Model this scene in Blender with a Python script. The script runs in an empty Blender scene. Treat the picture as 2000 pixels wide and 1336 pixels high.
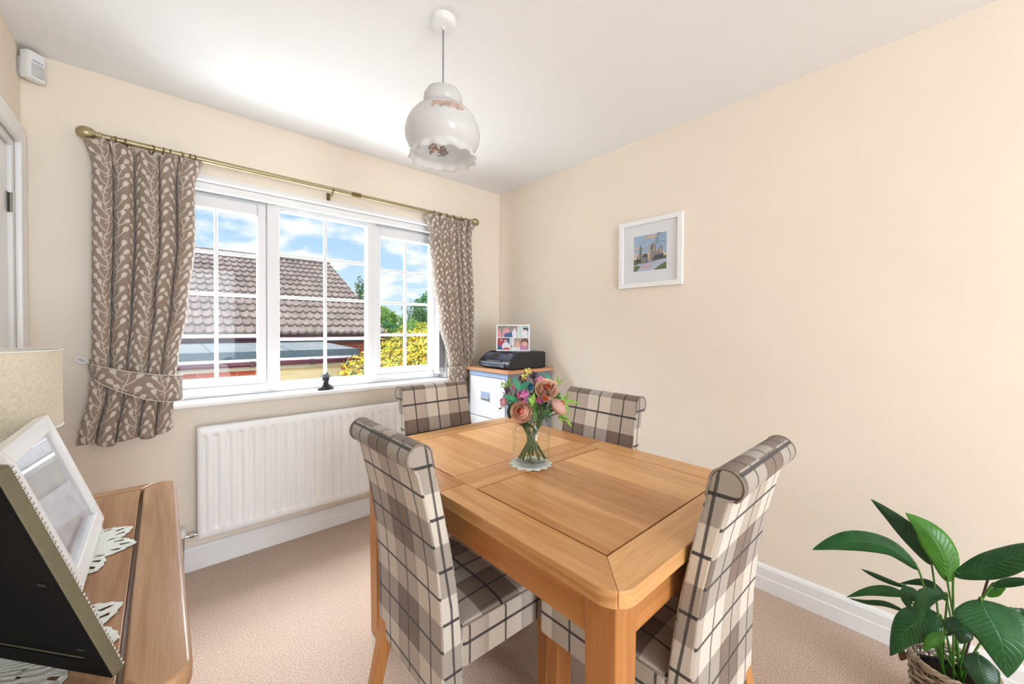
import bpy, math, random
from mathutils import Vector, Matrix
random.seed(7)
S = bpy.context.scene
COL = S.collection
PI = math.pi

# ---------------------------------------------------------------- camera
cam_d = bpy.data.cameras.new('camera')
cam_d.sensor_width = 36.0
cam_d.lens = 764.447 / 2000 * 36.0
cam_d.shift_y = (651.93 - 668) / 2000
cam_d.clip_start = 0.02
cam_d.clip_end = 400
cam = bpy.data.objects.new('camera', cam_d)
COL.objects.link(cam)
_yaw, _pitch, _roll = 0.7304, -0.0134, 0.0054
_F = Vector((math.sin(_yaw), math.cos(_yaw), 0)); _R = Vector((math.cos(_yaw), -math.sin(_yaw), 0)); _U = Vector((0, 0, 1))
_fw = math.cos(_pitch) * _F + math.sin(_pitch) * _U
_up = -math.sin(_pitch) * _F + math.cos(_pitch) * _U
_ri = math.cos(_roll) * _R + math.sin(_roll) * _up
_upv = -math.sin(_roll) * _R + math.cos(_roll) * _up
CAM = Vector((0, 0, 1.2532))
_m = Matrix.Identity(4)
for i in range(3):
    _m[i][0] = _ri[i]; _m[i][1] = _upv[i]; _m[i][2] = -_fw[i]; _m[i][3] = CAM[i]
cam.matrix_world = _m
S.camera = cam

def ray(u, v):                      # direction through a pixel of the photograph
    return _fw + _ri * ((u - 1000) / 764.447) - _upv * ((v - 651.93) / 764.447)
def onx(u, v, X):
    d = ray(u, v); return CAM + d * (X / d.x)
def ony(u, v, Y):
    d = ray(u, v); return CAM + d * (Y / d.y)

# ---------------------------------------------------------------- world, sun, exposure
SKY_STRENGTH = 0.60
SUN_STRENGTH = 2.6
w = bpy.data.worlds.new('sky'); S.world = w; w.use_nodes = True
nt = w.node_tree; nt.nodes.clear()
def wn(t, **k):
    n = nt.nodes.new(t)
    for a, b in k.items(): setattr(n, a, b)
    return n
tc = wn('ShaderNodeTexCoord'); sep = wn('ShaderNodeSeparateXYZ'); nt.links.new(tc.outputs['Generated'], sep.inputs[0])
ramp = wn('ShaderNodeValToRGB'); nt.links.new(sep.outputs[2], ramp.inputs[0])
e = ramp.color_ramp.elements
e[0].position = 0.0; e[0].color = (0.66, 0.82, 1.0, 1)
e[1].position = 0.6; e[1].color = (0.26, 0.48, 0.92, 1)
el = ramp.color_ramp.elements.new(0.2); el.color = (0.42, 0.65, 1.0, 1)
add = wn('ShaderNodeMath', operation='ADD'); nt.links.new(sep.outputs[2], add.inputs[0]); add.inputs[1].default_value = 0.32
dv = wn('ShaderNodeVectorMath', operation='DIVIDE'); nt.links.new(tc.outputs['Generated'], dv.inputs[0])
cmb = wn('ShaderNodeCombineXYZ')
for k in range(3): nt.links.new(add.outputs[0], cmb.inputs[k])
nt.links.new(cmb.outputs[0], dv.inputs[1])
mp = wn('ShaderNodeMapping'); nt.links.new(dv.outputs[0], mp.inputs[0]); mp.inputs['Location'].default_value = (0.43, 0.62, 0.0); mp.inputs['Scale'].default_value = (1, 1, 1.6)
nz = wn('ShaderNodeTexNoise'); nt.links.new(mp.outputs[0], nz.inputs['Vector'])
nz.inputs['Scale'].default_value = 3.1; nz.inputs['Detail'].default_value = 9; nz.inputs['Roughness'].default_value = 0.52
cr = wn('ShaderNodeValToRGB'); nt.links.new(nz.outputs[0], cr.inputs[0])
cr.color_ramp.elements[0].position = 0.47; cr.color_ramp.elements[1].position = 0.58
mx = wn('ShaderNodeMix', data_type='RGBA'); nt.links.new(cr.outputs[0], mx.inputs[0]); nt.links.new(ramp.outputs[0], mx.inputs[6])
mx.inputs[7].default_value = (0.97, 0.98, 1.0, 1)
bg = wn('ShaderNodeBackground'); nt.links.new(mx.outputs[2], bg.inputs[0]); bg.inputs[1].default_value = SKY_STRENGTH
wo = wn('ShaderNodeOutputWorld'); nt.links.new(bg.outputs[0], wo.inputs[0])

sd = bpy.data.lights.new('sun', 'SUN'); sd.energy = SUN_STRENGTH; sd.angle = 0.01; sd.color = (1, 0.98, 0.94)
sun = bpy.data.objects.new('sun', sd); COL.objects.link(sun)
sun.rotation_euler = Vector((0.26, -0.30, -0.95)).to_track_quat('-Z', 'Y').to_euler()

def area(name, loc, target, sx, sy, power, color=(1, 1, 1)):
    l = bpy.data.lights.new(name, 'AREA'); l.shape = 'RECTANGLE'; l.size = sx; l.size_y = sy; l.energy = power; l.color = color
    o = bpy.data.objects.new(name, l); COL.objects.link(o); o.location = loc
    o.rotation_euler = (Vector(target) - Vector(loc)).to_track_quat('-Z', 'Y').to_euler()
    return o
# added fill lamps: one behind the camera, two hidden outside boosting the window daylight
area('added_rear_fill', (0.30, -3.52, 1.25), (0.60, 2.0, 1.25), 1.45, 2.1, 54, (0.82, 0.91, 1.0))
area('added_window_fill_top', (0.55, 3.45, 2.95), (1.05, 1.2, 0.5), 2.6, 1.4, 340, (0.86, 0.935, 1.0))
area('added_window_fill_low', (0.8, 3.40, 0.15), (0.9, 1.0, 2.3), 2.4, 0.9, 52, (0.86, 0.93, 1.0))

vs = S.view_settings
vs.view_transform = 'Standard'; vs.look = 'None'; vs.gamma = 1.0; vs.use_curve_mapping = False
vs.exposure = 0.92

# ---------------------------------------------------------------- room numbers (metres, from the perspective of the walls)
XR, YW, XL, YN = 2.168, 2.590, -0.432, -3.60  # near wall unseen, set far back so the rear fill falls off evenly
ZC = 2.40

# ---------------------------------------------------------------- node maths
class X:
    """A number in a node tree: python operators become Math nodes."""
    def __init__(s, t, v): s.t, s.v = t, v
    def _op(s, op, *a, clamp=False):
        n = s.t.nodes.new('ShaderNodeMath'); n.operation = op; n.use_clamp = clamp
        for k, q in enumerate((s,) + a):
            q = q.v if isinstance(q, X) else q
            if isinstance(q, (int, float)): n.inputs[k].default_value = q
            else: s.t.links.new(q, n.inputs[k])
        return X(s.t, n.outputs[0])
    def __add__(s, o): return s._op('ADD', o)
    __radd__ = __add__
    def __sub__(s, o): return s._op('SUBTRACT', o)
    def __rsub__(s, o): return X(s.t, o)._op('SUBTRACT', s)
    def __mul__(s, o): return s._op('MULTIPLY', o)
    __rmul__ = __mul__
    def __truediv__(s, o): return s._op('DIVIDE', o)
    def abs(s): return s._op('ABSOLUTE')
    def floor(s): return s._op('FLOOR')
    def sin(s): return s._op('SINE')
    def lt(s, o): return s._op('LESS_THAN', o)
    def gt(s, o): return s._op('GREATER_THAN', o)
    def mn(s, o): return s._op('MINIMUM', o)
    def mxx(s, o): return s._op('MAXIMUM', o)
    def wrap(s, lo, hi): return s._op('WRAP', hi, lo)
    def mad(s, a, b, clamp=False): return s._op('MULTIPLY_ADD', a, b, clamp=clamp)

MATS = {}
def newmat(name):
    m = bpy.data.materials.new(name); m.use_nodes = True; MATS[name] = m
    t = m.node_tree; b = t.nodes['Principled BSDF']
    return m, t, b
def mixc(t, f, a, b):
    n = t.nodes.new('ShaderNodeMix'); n.data_type = 'RGBA'
    f = f.v if isinstance(f, X) else f
    if isinstance(f, (int, float)): n.inputs[0].default_value = f
    else: t.links.new(f, n.inputs[0])
    for k, q in ((6, a), (7, b)):
        if isinstance(q, (tuple, list)): n.inputs[k].default_value = (*q[:3], 1)
        else: t.links.new(q, n.inputs[k])
    return n.outputs[2]
def texco(t, kind='Object', scale=(1, 1, 1), loc=(0, 0, 0)):
    c = t.nodes.new('ShaderNodeTexCoord'); m = t.nodes.new('ShaderNodeMapping')
    t.links.new(c.outputs[kind], m.inputs[0]); m.inputs['Scale'].default_value = scale; m.inputs['Location'].default_value = loc
    return m.outputs[0]
def noise(t, vec, scale, detail=3, rough=0.5, dist=0.0):
    n = t.nodes.new('ShaderNodeTexNoise'); t.links.new(vec, n.inputs['Vector'])
    n.inputs['Scale'].default_value = scale; n.inputs['Detail'].default_value = detail; n.inputs['Roughness'].default_value = rough
    n.inputs['Distortion'].default_value = dist
    return X(t, n.outputs[0])
def bump(t, b, h, strength, dist=0.01):
    n = t.nodes.new('ShaderNodeBump'); n.inputs['Strength'].default_value = strength; n.inputs['Distance'].default_value = dist
    t.links.new(h.v, n.inputs['Height']); t.links.new(n.outputs[0], b.inputs['Normal'])
def lin(c):                                     # 0..255 display colour to scene colour
    return tuple(((x / 255 / 12.92) if x / 255 <= 0.04045 else ((x / 255 + 0.055) / 1.055) ** 2.4) for x in c)
def plain(name, rgb, rough=0.5, metal=0.0, spec=0.5, vary=0.0, vscale=20, bstr=0.0, bscale=200, coat=0.0, kind='Object', trans=0.0):
    m, t, b = newmat(name); c = lin(rgb)
    b.inputs['Roughness'].default_value = rough; b.inputs['Metallic'].default_value = metal
    b.inputs['Specular IOR Level'].default_value = spec; b.inputs['Coat Weight'].default_value = coat
    if vary:
        v = texco(t, kind); n = noise(t, v, vscale, 4)
        t.links.new(mixc(t, n.mad(2.4, -0.7, True), tuple(x * (1 - vary) for x in c), tuple(min(1, x * (1 + vary)) for x in c)), b.inputs['Base Color'])
    else: b.inputs['Base Color'].default_value = (*c, 1)
    if bstr:
        v = texco(t, kind); bump(t, b, noise(t, v, bscale, 3), bstr, 0.002)
    if trans:                                   # thin petals let light through
        tr = t.nodes.new('ShaderNodeBsdfTranslucent'); tr.inputs[0].default_value = (*c, 1)
        ms = t.nodes.new('ShaderNodeMixShader'); ms.inputs[0].default_value = trans
        t.links.new(b.outputs[0], ms.inputs[1]); t.links.new(tr.outputs[0], ms.inputs[2]); t.links.new(ms.outputs[0], t.nodes['Material Output'].inputs[0])
    return m

# ---------------------------------------------------------------- materials
plain('wall_paint', (248, 236, 220), 0.75, spec=0.25, vary=0.015, vscale=3, bstr=0.16, bscale=160)
plain('ceiling_paint', (250, 250, 250), 0.8, spec=0.2, bstr=0.05, bscale=90)
plain('white_gloss', (249, 249, 249), 0.28, spec=0.45)
plain('upvc', (240, 241, 243), 0.3, spec=0.45)
plain('radiator_white', (249, 249, 249), 0.35)
plain('plastic_white', (244, 244, 244), 0.4)
plain('plastic_grey', (205, 205, 205), 0.4)  # light grey plastic of the sensor lens
plain('brass', (172, 160, 124), 0.36, metal=0.7, vary=0.08, vscale=30)
plain('brass_dark', (120, 104, 68), 0.4, metal=0.8)
plain('chrome', (200, 200, 200), 0.2, metal=1.0)
plain('steel_dark', (150, 148, 144), 0.35, metal=0.8)
plain('black_plastic', (26, 29, 34), 0.35, spec=0.6)
plain('black_gloss', (24, 52, 80), 0.12, spec=0.7, coat=0.5)
plain('screen_black', (26, 24, 26), 0.1)
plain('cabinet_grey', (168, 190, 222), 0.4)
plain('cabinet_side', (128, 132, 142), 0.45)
plain('cabinet_white', (243, 245, 248), 0.35)
plain('laminate_wood', (214, 160, 118), 0.4, vary=0.08, vscale=12)
plain('bust_black', (34, 34, 36), 0.3, spec=0.6, vary=0.3, vscale=60, bstr=0.5, bscale=120)
plain('linen', (226, 216, 194), 0.9, vary=0.10, vscale=180, bstr=0.35, bscale=500)
plain('linen_inside', (240, 238, 228), 0.8)
plain('frame_olive', (104, 98, 76), 0.5, vary=0.1, vscale=40)
plain('frame_back', (9, 9, 9), 0.8, spec=0.2)
plain('lace', (232, 234, 226), 0.9, vary=0.06, vscale=120, bstr=0.8, bscale=300)
plain('paper_white', (246, 248, 252), 0.6)
plain('cord_grey', (150, 150, 150), 0.5)
plain('soil', (24, 18, 14), 0.95, vary=0.4, vscale=40)
plain('felt_roof', (128, 136, 136), 0.9, vary=0.16, vscale=3.0, bstr=0.3, bscale=60)
plain('felt_edge', (84, 100, 112), 0.9, vary=0.2, vscale=30)
plain('maroon', (92, 34, 62), 0.35)
plain('maroon_dark', (62, 30, 42), 0.5)
plain('soffit', (176, 160, 148), 0.6)
plain('mortar', (196, 178, 164), 0.9, vary=0.05, vscale=20)
plain('beige_render', (226, 202, 164), 0.8, vary=0.05, vscale=5)
plain('grass', (92, 130, 50), 0.95, vary=0.3, vscale=2)
plain('bark', (98, 84, 70), 0.9, vary=0.2, vscale=10)
plain('concrete', (186, 180, 172), 0.9, vary=0.08, vscale=2)
plain('stem_green', (92, 116, 70), 0.5, vary=0.2, vscale=60)
plain('twig_dark', (70, 48, 50), 0.6)
plain('petal_peach', (255, 220, 198), 0.55, vary=0.10, vscale=60, trans=0.45)
plain('petal_pale', (252, 218, 206), 0.55, vary=0.08, vscale=60, trans=0.45)
plain('petal_cream', (250, 222, 200), 0.55, vary=0.06, vscale=60, trans=0.45)
plain('petal_core', (246, 150, 130), 0.55, vary=0.12, vscale=60, trans=0.45)
plain('petal_orange', (244, 150, 90), 0.55, vary=0.15, vscale=60, trans=0.4)
plain('petal_pink', (250, 206, 214), 0.55, vary=0.1, vscale=60, trans=0.4)
plain('blossom_magenta', (214, 96, 168), 0.6, vary=0.2, vscale=90)
plain('blossom_pink', (240, 150, 190), 0.6, vary=0.15, vscale=90)
plain('berry_purple', (94, 56, 92), 0.4, vary=0.2, vscale=90)
plain('bud_yellow', (226, 206, 112), 0.6, vary=0.15, vscale=90)
plain('thistle_blue', (28, 92, 122), 0.7, vary=0.2, vscale=90)
plain('leaf_teal', (58, 148, 112), 0.5, vary=0.15, vscale=40)
plain('leaf_lime', (140, 186, 62), 0.5, vary=0.2, vscale=40)
plain('leaf_dark', (56, 76, 46), 0.5, vary=0.2, vscale=40)
plain('leaf_mid', (92, 140, 70), 0.5, vary=0.2, vscale=40)
plain('dead_leaf', (74, 48, 28), 0.7, vary=0.3, vscale=60)
plain('black_paint', (20, 20, 22), 0.5)

def oak(name, axis, dark=(180, 120, 66), light=(234, 180, 120), rough=0.25, gs=1.0):
    m, t, b = newmat(name)
    sc = [26 * gs, 26 * gs, 26 * gs]; sc[axis] = 1.6 * gs
    info = t.nodes.new('ShaderNodeObjectInfo'); rnd = X(t, info.outputs['Random'])
    v0 = texco(t, 'Object'); va = t.nodes.new('ShaderNodeVectorMath'); va.operation = 'ADD'; t.links.new(v0, va.inputs[0])
    cb = t.nodes.new('ShaderNodeCombineXYZ')
    for k in range(3): t.links.new((rnd * (3.7 + k)).v, cb.inputs[k])
    t.links.new(cb.outputs[0], va.inputs[1])
    vm = t.nodes.new('ShaderNodeVectorMath'); vm.operation = 'MULTIPLY'; t.links.new(va.outputs[0], vm.inputs[0]); vm.inputs[1].default_value = sc
    n1 = noise(t, vm.outputs[0], 1.0, 6, 0.62, 0.6)
    vf = t.nodes.new('ShaderNodeVectorMath'); vf.operation = 'MULTIPLY'; t.links.new(va.outputs[0], vf.inputs[0])
    sf = [420 * gs] * 3; sf[axis] = 9 * gs; vf.inputs[1].default_value = sf
    n2 = noise(t, vf.outputs[0], 1.0, 2, 0.5)
    vk = t.nodes.new('ShaderNodeVectorMath'); vk.operation = 'MULTIPLY'; t.links.new(va.outputs[0], vk.inputs[0])
    sk = [9 * gs] * 3; sk[axis] = 3.2 * gs; vk.inputs[1].default_value = sk
    vo = t.nodes.new('ShaderNodeTexVoronoi'); t.links.new(vk.outputs[0], vo.inputs['Vector']); vo.inputs['Scale'].default_value = 1.0
    knot = X(t, vo.outputs['Distance']).mad(-14.0, 1.0, True)
    f = (n1.mad(1.7, -0.4) + rnd.mad(0.80, -0.40)).mad(1.0, 0.0, True)
    c = mixc(t, f, lin(light), lin(dark))
    c = mixc(t, n2.mad(2.2, -1.0, True) * 0.28, c, lin(tuple(x * 0.66 for x in dark)))
    c = mixc(t, knot * 0.5, c, lin((104, 68, 38)))
    t.links.new(c, b.inputs['Base Color'])
    b.inputs['Roughness'].default_value = rough; b.inputs['Specular IOR Level'].default_value = 0.45
    bump(t, b, n2, 0.08, 0.001)
    return m
for k, a in enumerate('xyz'): oak('oak_' + a, k)
for k, a in enumerate('xyz'): oak('oak_worn_' + a, k, dark=(160, 116, 84), light=(212, 172, 134), rough=0.22)
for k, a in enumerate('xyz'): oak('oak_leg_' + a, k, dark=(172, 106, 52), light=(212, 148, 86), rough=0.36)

def carpet():
    m, t, b = newmat('carpet')
    v = texco(t, 'Object')
    n1 = noise(t, v, 310, 1, 0.5); n2 = noise(t, v, 150, 2, 0.6); n3 = noise(t, v, 1.6, 3, 0.5)
    c = mixc(t, n1.mad(4.4, -1.75, True), lin((148, 122, 104)), lin((236, 217, 201)))
    c = mixc(t, n2.mad(3.0, -1.2, True) * 0.45, c, lin((204, 172, 148)))
    c = mixc(t, n3.mad(2.0, -0.6, True) * 0.3, c, lin((222, 188, 160)))
    t.links.new(c, b.inputs['Base Color']); b.inputs['Roughness'].default_value = 1.0; b.inputs['Specular IOR Level'].default_value = 0.05
    b.inputs['Sheen Weight'].default_value = 0.15
    bump(t, b, n1, 0.35, 0.003)
carpet()

def plaid():
    m, t, b = newmat('plaid')
    uvn = t.nodes.new('ShaderNodeUVMap'); sp = t.nodes.new('ShaderNodeSeparateXYZ'); t.links.new(uvn.outputs[0], sp.inputs[0])
    u, v = X(t, sp.outputs[0]), X(t, sp.outputs[1])
    pu, pv = 0.25, 0.28
    uc = u.wrap(-pu / 2, pu / 2).abs()           # 0 at the middle of the cream stripe
    vc = v.wrap(-pv / 2, pv / 2).abs()
    cream, beige, brown, dark = lin((232, 222, 208)), lin((156, 135, 119)), lin((92, 74, 64)), lin((34, 33, 40))
    warp = mixc(t, uc.gt(0.066), cream, beige)
    edge = (uc - 0.066).abs().lt(0.006)
    warp = mixc(t, edge * 0.8, warp, lin((120, 104, 98)))
    weft = mixc(t, vc.gt(0.07), cream, brown)
    c = mixc(t, 0.5, warp, weft)
    lu = uc.lt(0.0036).mxx((uc - 0.125).abs().lt(0.0034))
    lv = vc.lt(0.0042).mxx((vc - 0.14).abs().lt(0.0042))
    c = mixc(t, lu * 0.85, c, dark); c = mixc(t, lv * 0.93, c, dark)
    # twill weave
    tw = ((u + v) * 2400.0).sin()
    c = mixc(t, tw.mad(0.5, 0.5) * 0.10, c, lin((70, 60, 56)))
    n = noise(t, uvn.outputs[0], 300, 2)
    c = mixc(t, n.mad(2.0, -0.8, True) * 0.16, c, lin((226, 218, 206)))
    t.links.new(c, b.inputs['Base Color']); b.inputs['Roughness'].default_value = 0.95; b.inputs['Specular IOR Level'].default_value = 0.15
    b.inputs['Sheen Weight'].default_value = 0.25
    bump(t, b, tw.mad(0.4, 0.0) + n, 0.35, 0.002)
plaid()

def sprig():
    m, t, b = newmat('sprig_fabric')
    uvn = t.nodes.new('ShaderNodeUVMap'); sp = t.nodes.new('ShaderNodeSeparateXYZ'); t.links.new(uvn.outputs[0], sp.inputs[0])
    u, v = X(t, sp.outputs[0]), X(t, sp.outputs[1])
    W, H = 0.088, 0.200
    col = (u / W).floor()
    x = u - (col + 0.5) * W
    y = v + col * (H * 0.5)
    xs = x - (y * (2 * PI / H)).sin() * 0.008
    mask = xs.abs().mad(-900.0, 1.5, True)       # main stem
    K_ = 1.22
    leaves = [(-0.026, 0.012, 118, .012), (0.024, 0.028, 62, .012), (-0.020, 0.046, 104, .011), (0.029, 0.060, 50, .011), (-0.029, 0.072, 128, .012),
              (0.017, 0.086, 78, .011), (-0.017, 0.098, 112, .012), (0.028, 0.112, 55, .012), (-0.028, 0.128, 126, .011), (0.020, 0.142, 70, .012), (-0.014, 0.156, 98, .010)]
    for (x0, y0, ang, L) in leaves:
        x0, y0, L = x0 * K_, y0 * K_, L * K_
        c_, s_ = math.cos(math.radians(ang)), math.sin(math.radians(ang))
        dx = x - x0; dy = (y - y0).wrap(-H / 2, H / 2)
        a = dx.mad(c_ / L, 0.0) + dy.mad(s_ / L, 0.0)
        q = dx.mad(-s_ / L, 0.0) + dy.mad(c_ / L, 0.0)
        wq = q * a.mad(-0.55, 1.80)
        r2 = a * a + wq * wq
        lf = r2.mad(-5.0, 5.0, True)
        q2 = q + (a + 1.0) * (a + 1.0) * (0.085 if x0 < 0 else -0.085)
        st = q2.abs().mad(-8.0, 1.35, True) * a.gt(-3.9) * a.lt(-0.5)
        mask = mask.mxx(lf).mxx(st)
    n = noise(t, uvn.outputs[0], 700, 2)
    base = mixc(t, n.mad(2.0, -0.6, True), lin((158, 139, 124)), lin((182, 163, 148)))
    c = mixc(t, mask, base, lin((230, 221, 208)))
    t.links.new(c, b.inputs['Base Color']); b.inputs['Roughness'].default_value = 0.95; b.inputs['Specular IOR Level'].default_value = 0.1
    b.inputs['Sheen Weight'].default_value = 0.2
    bump(t, b, mask * 0.3 + n * 0.4, 0.3, 0.002)
    # a little daylight passes through the cloth
    tr = t.nodes.new('ShaderNodeBsdfTranslucent'); t.links.new(c, tr.inputs[0])
    ms = t.nodes.new('ShaderNodeMixShader'); ms.inputs[0].default_value = 0.18
    t.links.new(b.outputs[0], ms.inputs[1]); t.links.new(tr.outputs[0], ms.inputs[2]); t.links.new(ms.outputs[0], t.nodes['Material Output'].inputs[0])
sprig()

def clear_glass(name, tint=(1, 1, 1), rim=0.3, base=0.02, power=3):
    m, t, b = newmat(name); t.nodes.remove(b)
    tr = t.nodes.new('ShaderNodeBsdfTransparent'); tr.inputs[0].default_value = (*tint, 1)
    gl = t.nodes.new('ShaderNodeBsdfGlossy'); gl.inputs['Roughness'].default_value = 0.02
    fr = t.nodes.new('ShaderNodeLayerWeight'); fr.inputs[0].default_value = 0.5
    f = X(t, fr.outputs['Facing'])._op('POWER', float(power)).mad(rim, base, True)
    ms = t.nodes.new('ShaderNodeMixShader'); t.links.new(f.v, ms.inputs[0]); t.links.new(tr.outputs[0], ms.inputs[1]); t.links.new(gl.outputs[0], ms.inputs[2])
    t.links.new(ms.outputs[0], t.nodes['Material Output'].inputs[0])
clear_glass('window_glass', rim=0.25, base=0.012)
clear_glass('jar_glass', (0.99, 0.997, 0.994), 0.75, 0.035, 5)
clear_glass('picture_glass', rim=0.55, base=0.03)

def opal():
    m, t, b = newmat('opal_glass')
    v = texco(t, 'Object', (1, 1, 4)); n = noise(t, v, 5, 4, 0.6, 0.8)
    t.links.new(mixc(t, n.mad(2.4, -0.8, True), lin((252, 252, 252)), lin((238, 237, 236))), b.inputs['Base Color'])
    b.inputs['Roughness'].default_value = 0.08; b.inputs['Coat Weight'].default_value = 0.3
    tr = t.nodes.new('ShaderNodeBsdfTranslucent'); tr.inputs[0].default_value = (*lin((250, 250, 250)), 1)
    ms = t.nodes.new('ShaderNodeMixShader'); ms.inputs[0].default_value = 0.5
    t.links.new(b.outputs[0], ms.inputs[1]); t.links.new(tr.outputs[0], ms.inputs[2]); t.links.new(ms.outputs[0], t.nodes['Material Output'].inputs[0])
opal()

def leafmat(name, c1, c2, vein, rough=0.28):
    m, t, b = newmat(name)
    uvn = t.nodes.new('ShaderNodeUVMap'); sp = t.nodes.new('ShaderNodeSeparateXYZ'); t.links.new(uvn.outputs[0], sp.inputs[0])
    u, v = X(t, sp.outputs[0]), X(t, sp.outputs[1])           # u along 0..1, v across -1..1
    va = v.abs()
    rib = ((u - va * 0.16) * 16.0).wrap(-0.5, 0.5).abs().mad(-7.0, 1.0, True)
    mid = va.mad(-28.0, 1.0, True)
    n = noise(t, texco(t, 'Object'), 18, 3)
    c = mixc(t, n.mad(2.0, -0.5, True), lin(c1), lin(c2))
    c = mixc(t, rib * 0.35, c, lin(vein)); c = mixc(t, mid * 0.6, c, lin(vein))
    t.links.new(c, b.inputs['Base Color']); b.inputs['Roughness'].default_value = rough
    bump(t, b, (rib + mid) * -0.5 + n * 0.3, 0.5, 0.003)
leafmat('lily_leaf', (20, 76, 34), (38, 104, 52), (74, 138, 84))
leafmat('lily_leaf_bright', (40, 110, 26), (70, 136, 34), (124, 170, 70))
leafmat('lily_leaf_deep', (16, 58, 30), (28, 82, 44), (54, 116, 66))
plain('lily_stem', (74, 124, 44), 0.4, vary=0.2, vscale=40)

def foliage(name, cols):
    m, t, b = newmat(name)
    g = t.nodes.new('ShaderNodeNewGeometry'); r = X(t, g.outputs['Random Per Island'])
    rp = t.nodes.new('ShaderNodeValToRGB'); t.links.new(r.v, rp.inputs[0]); rp.color_ramp.interpolation = 'CONSTANT'
    el = rp.color_ramp.elements
    for k, c in enumerate(cols):
        q = el[k] if k < 2 else el.new(k / len(cols))
        q.position = k / len(cols); q.color = (*lin(c), 1)
    t.links.new(rp.outputs[0], b.inputs['Base Color']); b.inputs['Roughness'].default_value = 0.6
    tr = t.nodes.new('ShaderNodeBsdfTranslucent'); t.links.new(rp.outputs[0], tr.inputs[0])
    ms = t.nodes.new('ShaderNodeMixShader'); ms.inputs[0].default_value = 0.3
    t.links.new(b.outputs[0], ms.inputs[1]); t.links.new(tr.outputs[0], ms.inputs[2]); t.links.new(ms.outputs[0], t.nodes['Material Output'].inputs[0])
foliage('foliage_yellow', [(236, 208, 50), (228, 190, 38), (218, 206, 96), (150, 164, 50), (70, 92, 44), (222, 196, 60), (190, 130, 62), (96, 112, 60)])
foliage('foliage_light', [(166, 206, 84), (140, 186, 76), (184, 212, 104), (120, 166, 70)])
foliage('foliage_green', [(86, 156, 74), (64, 132, 64), (112, 176, 84), (76, 136, 92)])
foliage('foliage_mid', [(96, 140, 70), (130, 160, 90), (76, 120, 70), (150, 170, 110)])

def tilemat():
    m, t, b = newmat('roof_tile')
    info = t.nodes.new('ShaderNodeObjectInfo'); rnd = X(t, info.outputs['Random'])
    v = texco(t, 'Object'); va = t.nodes.new('ShaderNodeVectorMath'); va.operation = 'ADD'; t.links.new(v, va.inputs[0])
    cb = t.nodes.new('ShaderNodeCombineXYZ'); t.links.new((rnd * 31.0).v, cb.inputs[0]); t.links.new((rnd * 17.0).v, cb.inputs[1]); t.links.new(cb.outputs[0], va.inputs[1])
    n = noise(t, va.outputs[0], 9, 5, 0.65); n2 = noise(t, va.outputs[0], 34, 3, 0.6)
    c = mixc(t, (n.mad(2.0, -0.6) + rnd.mad(0.5, -0.25)).mad(1, 0, True), lin((126, 112, 104)), lin((166, 150, 140)))
    c = mixc(t, n2.mad(7.0, -4.4, True) * 0.7, c, lin((92, 80, 82)))
    c = mixc(t, n2.mad(-8.0, 2.5, True) * 0.5, c, lin((226, 220, 210)))
    t.links.new(c, b.inputs['Base Color']); b.inputs['Roughness'].default_value = 0.9
tilemat()
def brickmat():
    m, t, b = newmat('brick_red')
    info = t.nodes.new('ShaderNodeObjectInfo'); rnd = X(t, info.outputs['Random'])
    n = noise(t, texco(t, 'Object'), 14, 4, 0.6)
    c = mixc(t, (n.mad(1.4, -0.4) + rnd.mad(0.6, -0.3)).mad(1, 0, True), lin((200, 96, 70)), lin((168, 66, 54)))
    t.links.new(c, b.inputs['Base Color']); b.inputs['Roughness'].default_value = 0.9
brickmat()
plain('wicker', (176, 158, 136), 0.7, vary=0.35, vscale=45)
plain('wicker_dark', (120, 100, 80), 0.7, vary=0.3, vscale=45)
plain('seam_piping', (150, 136, 122), 0.9)
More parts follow.
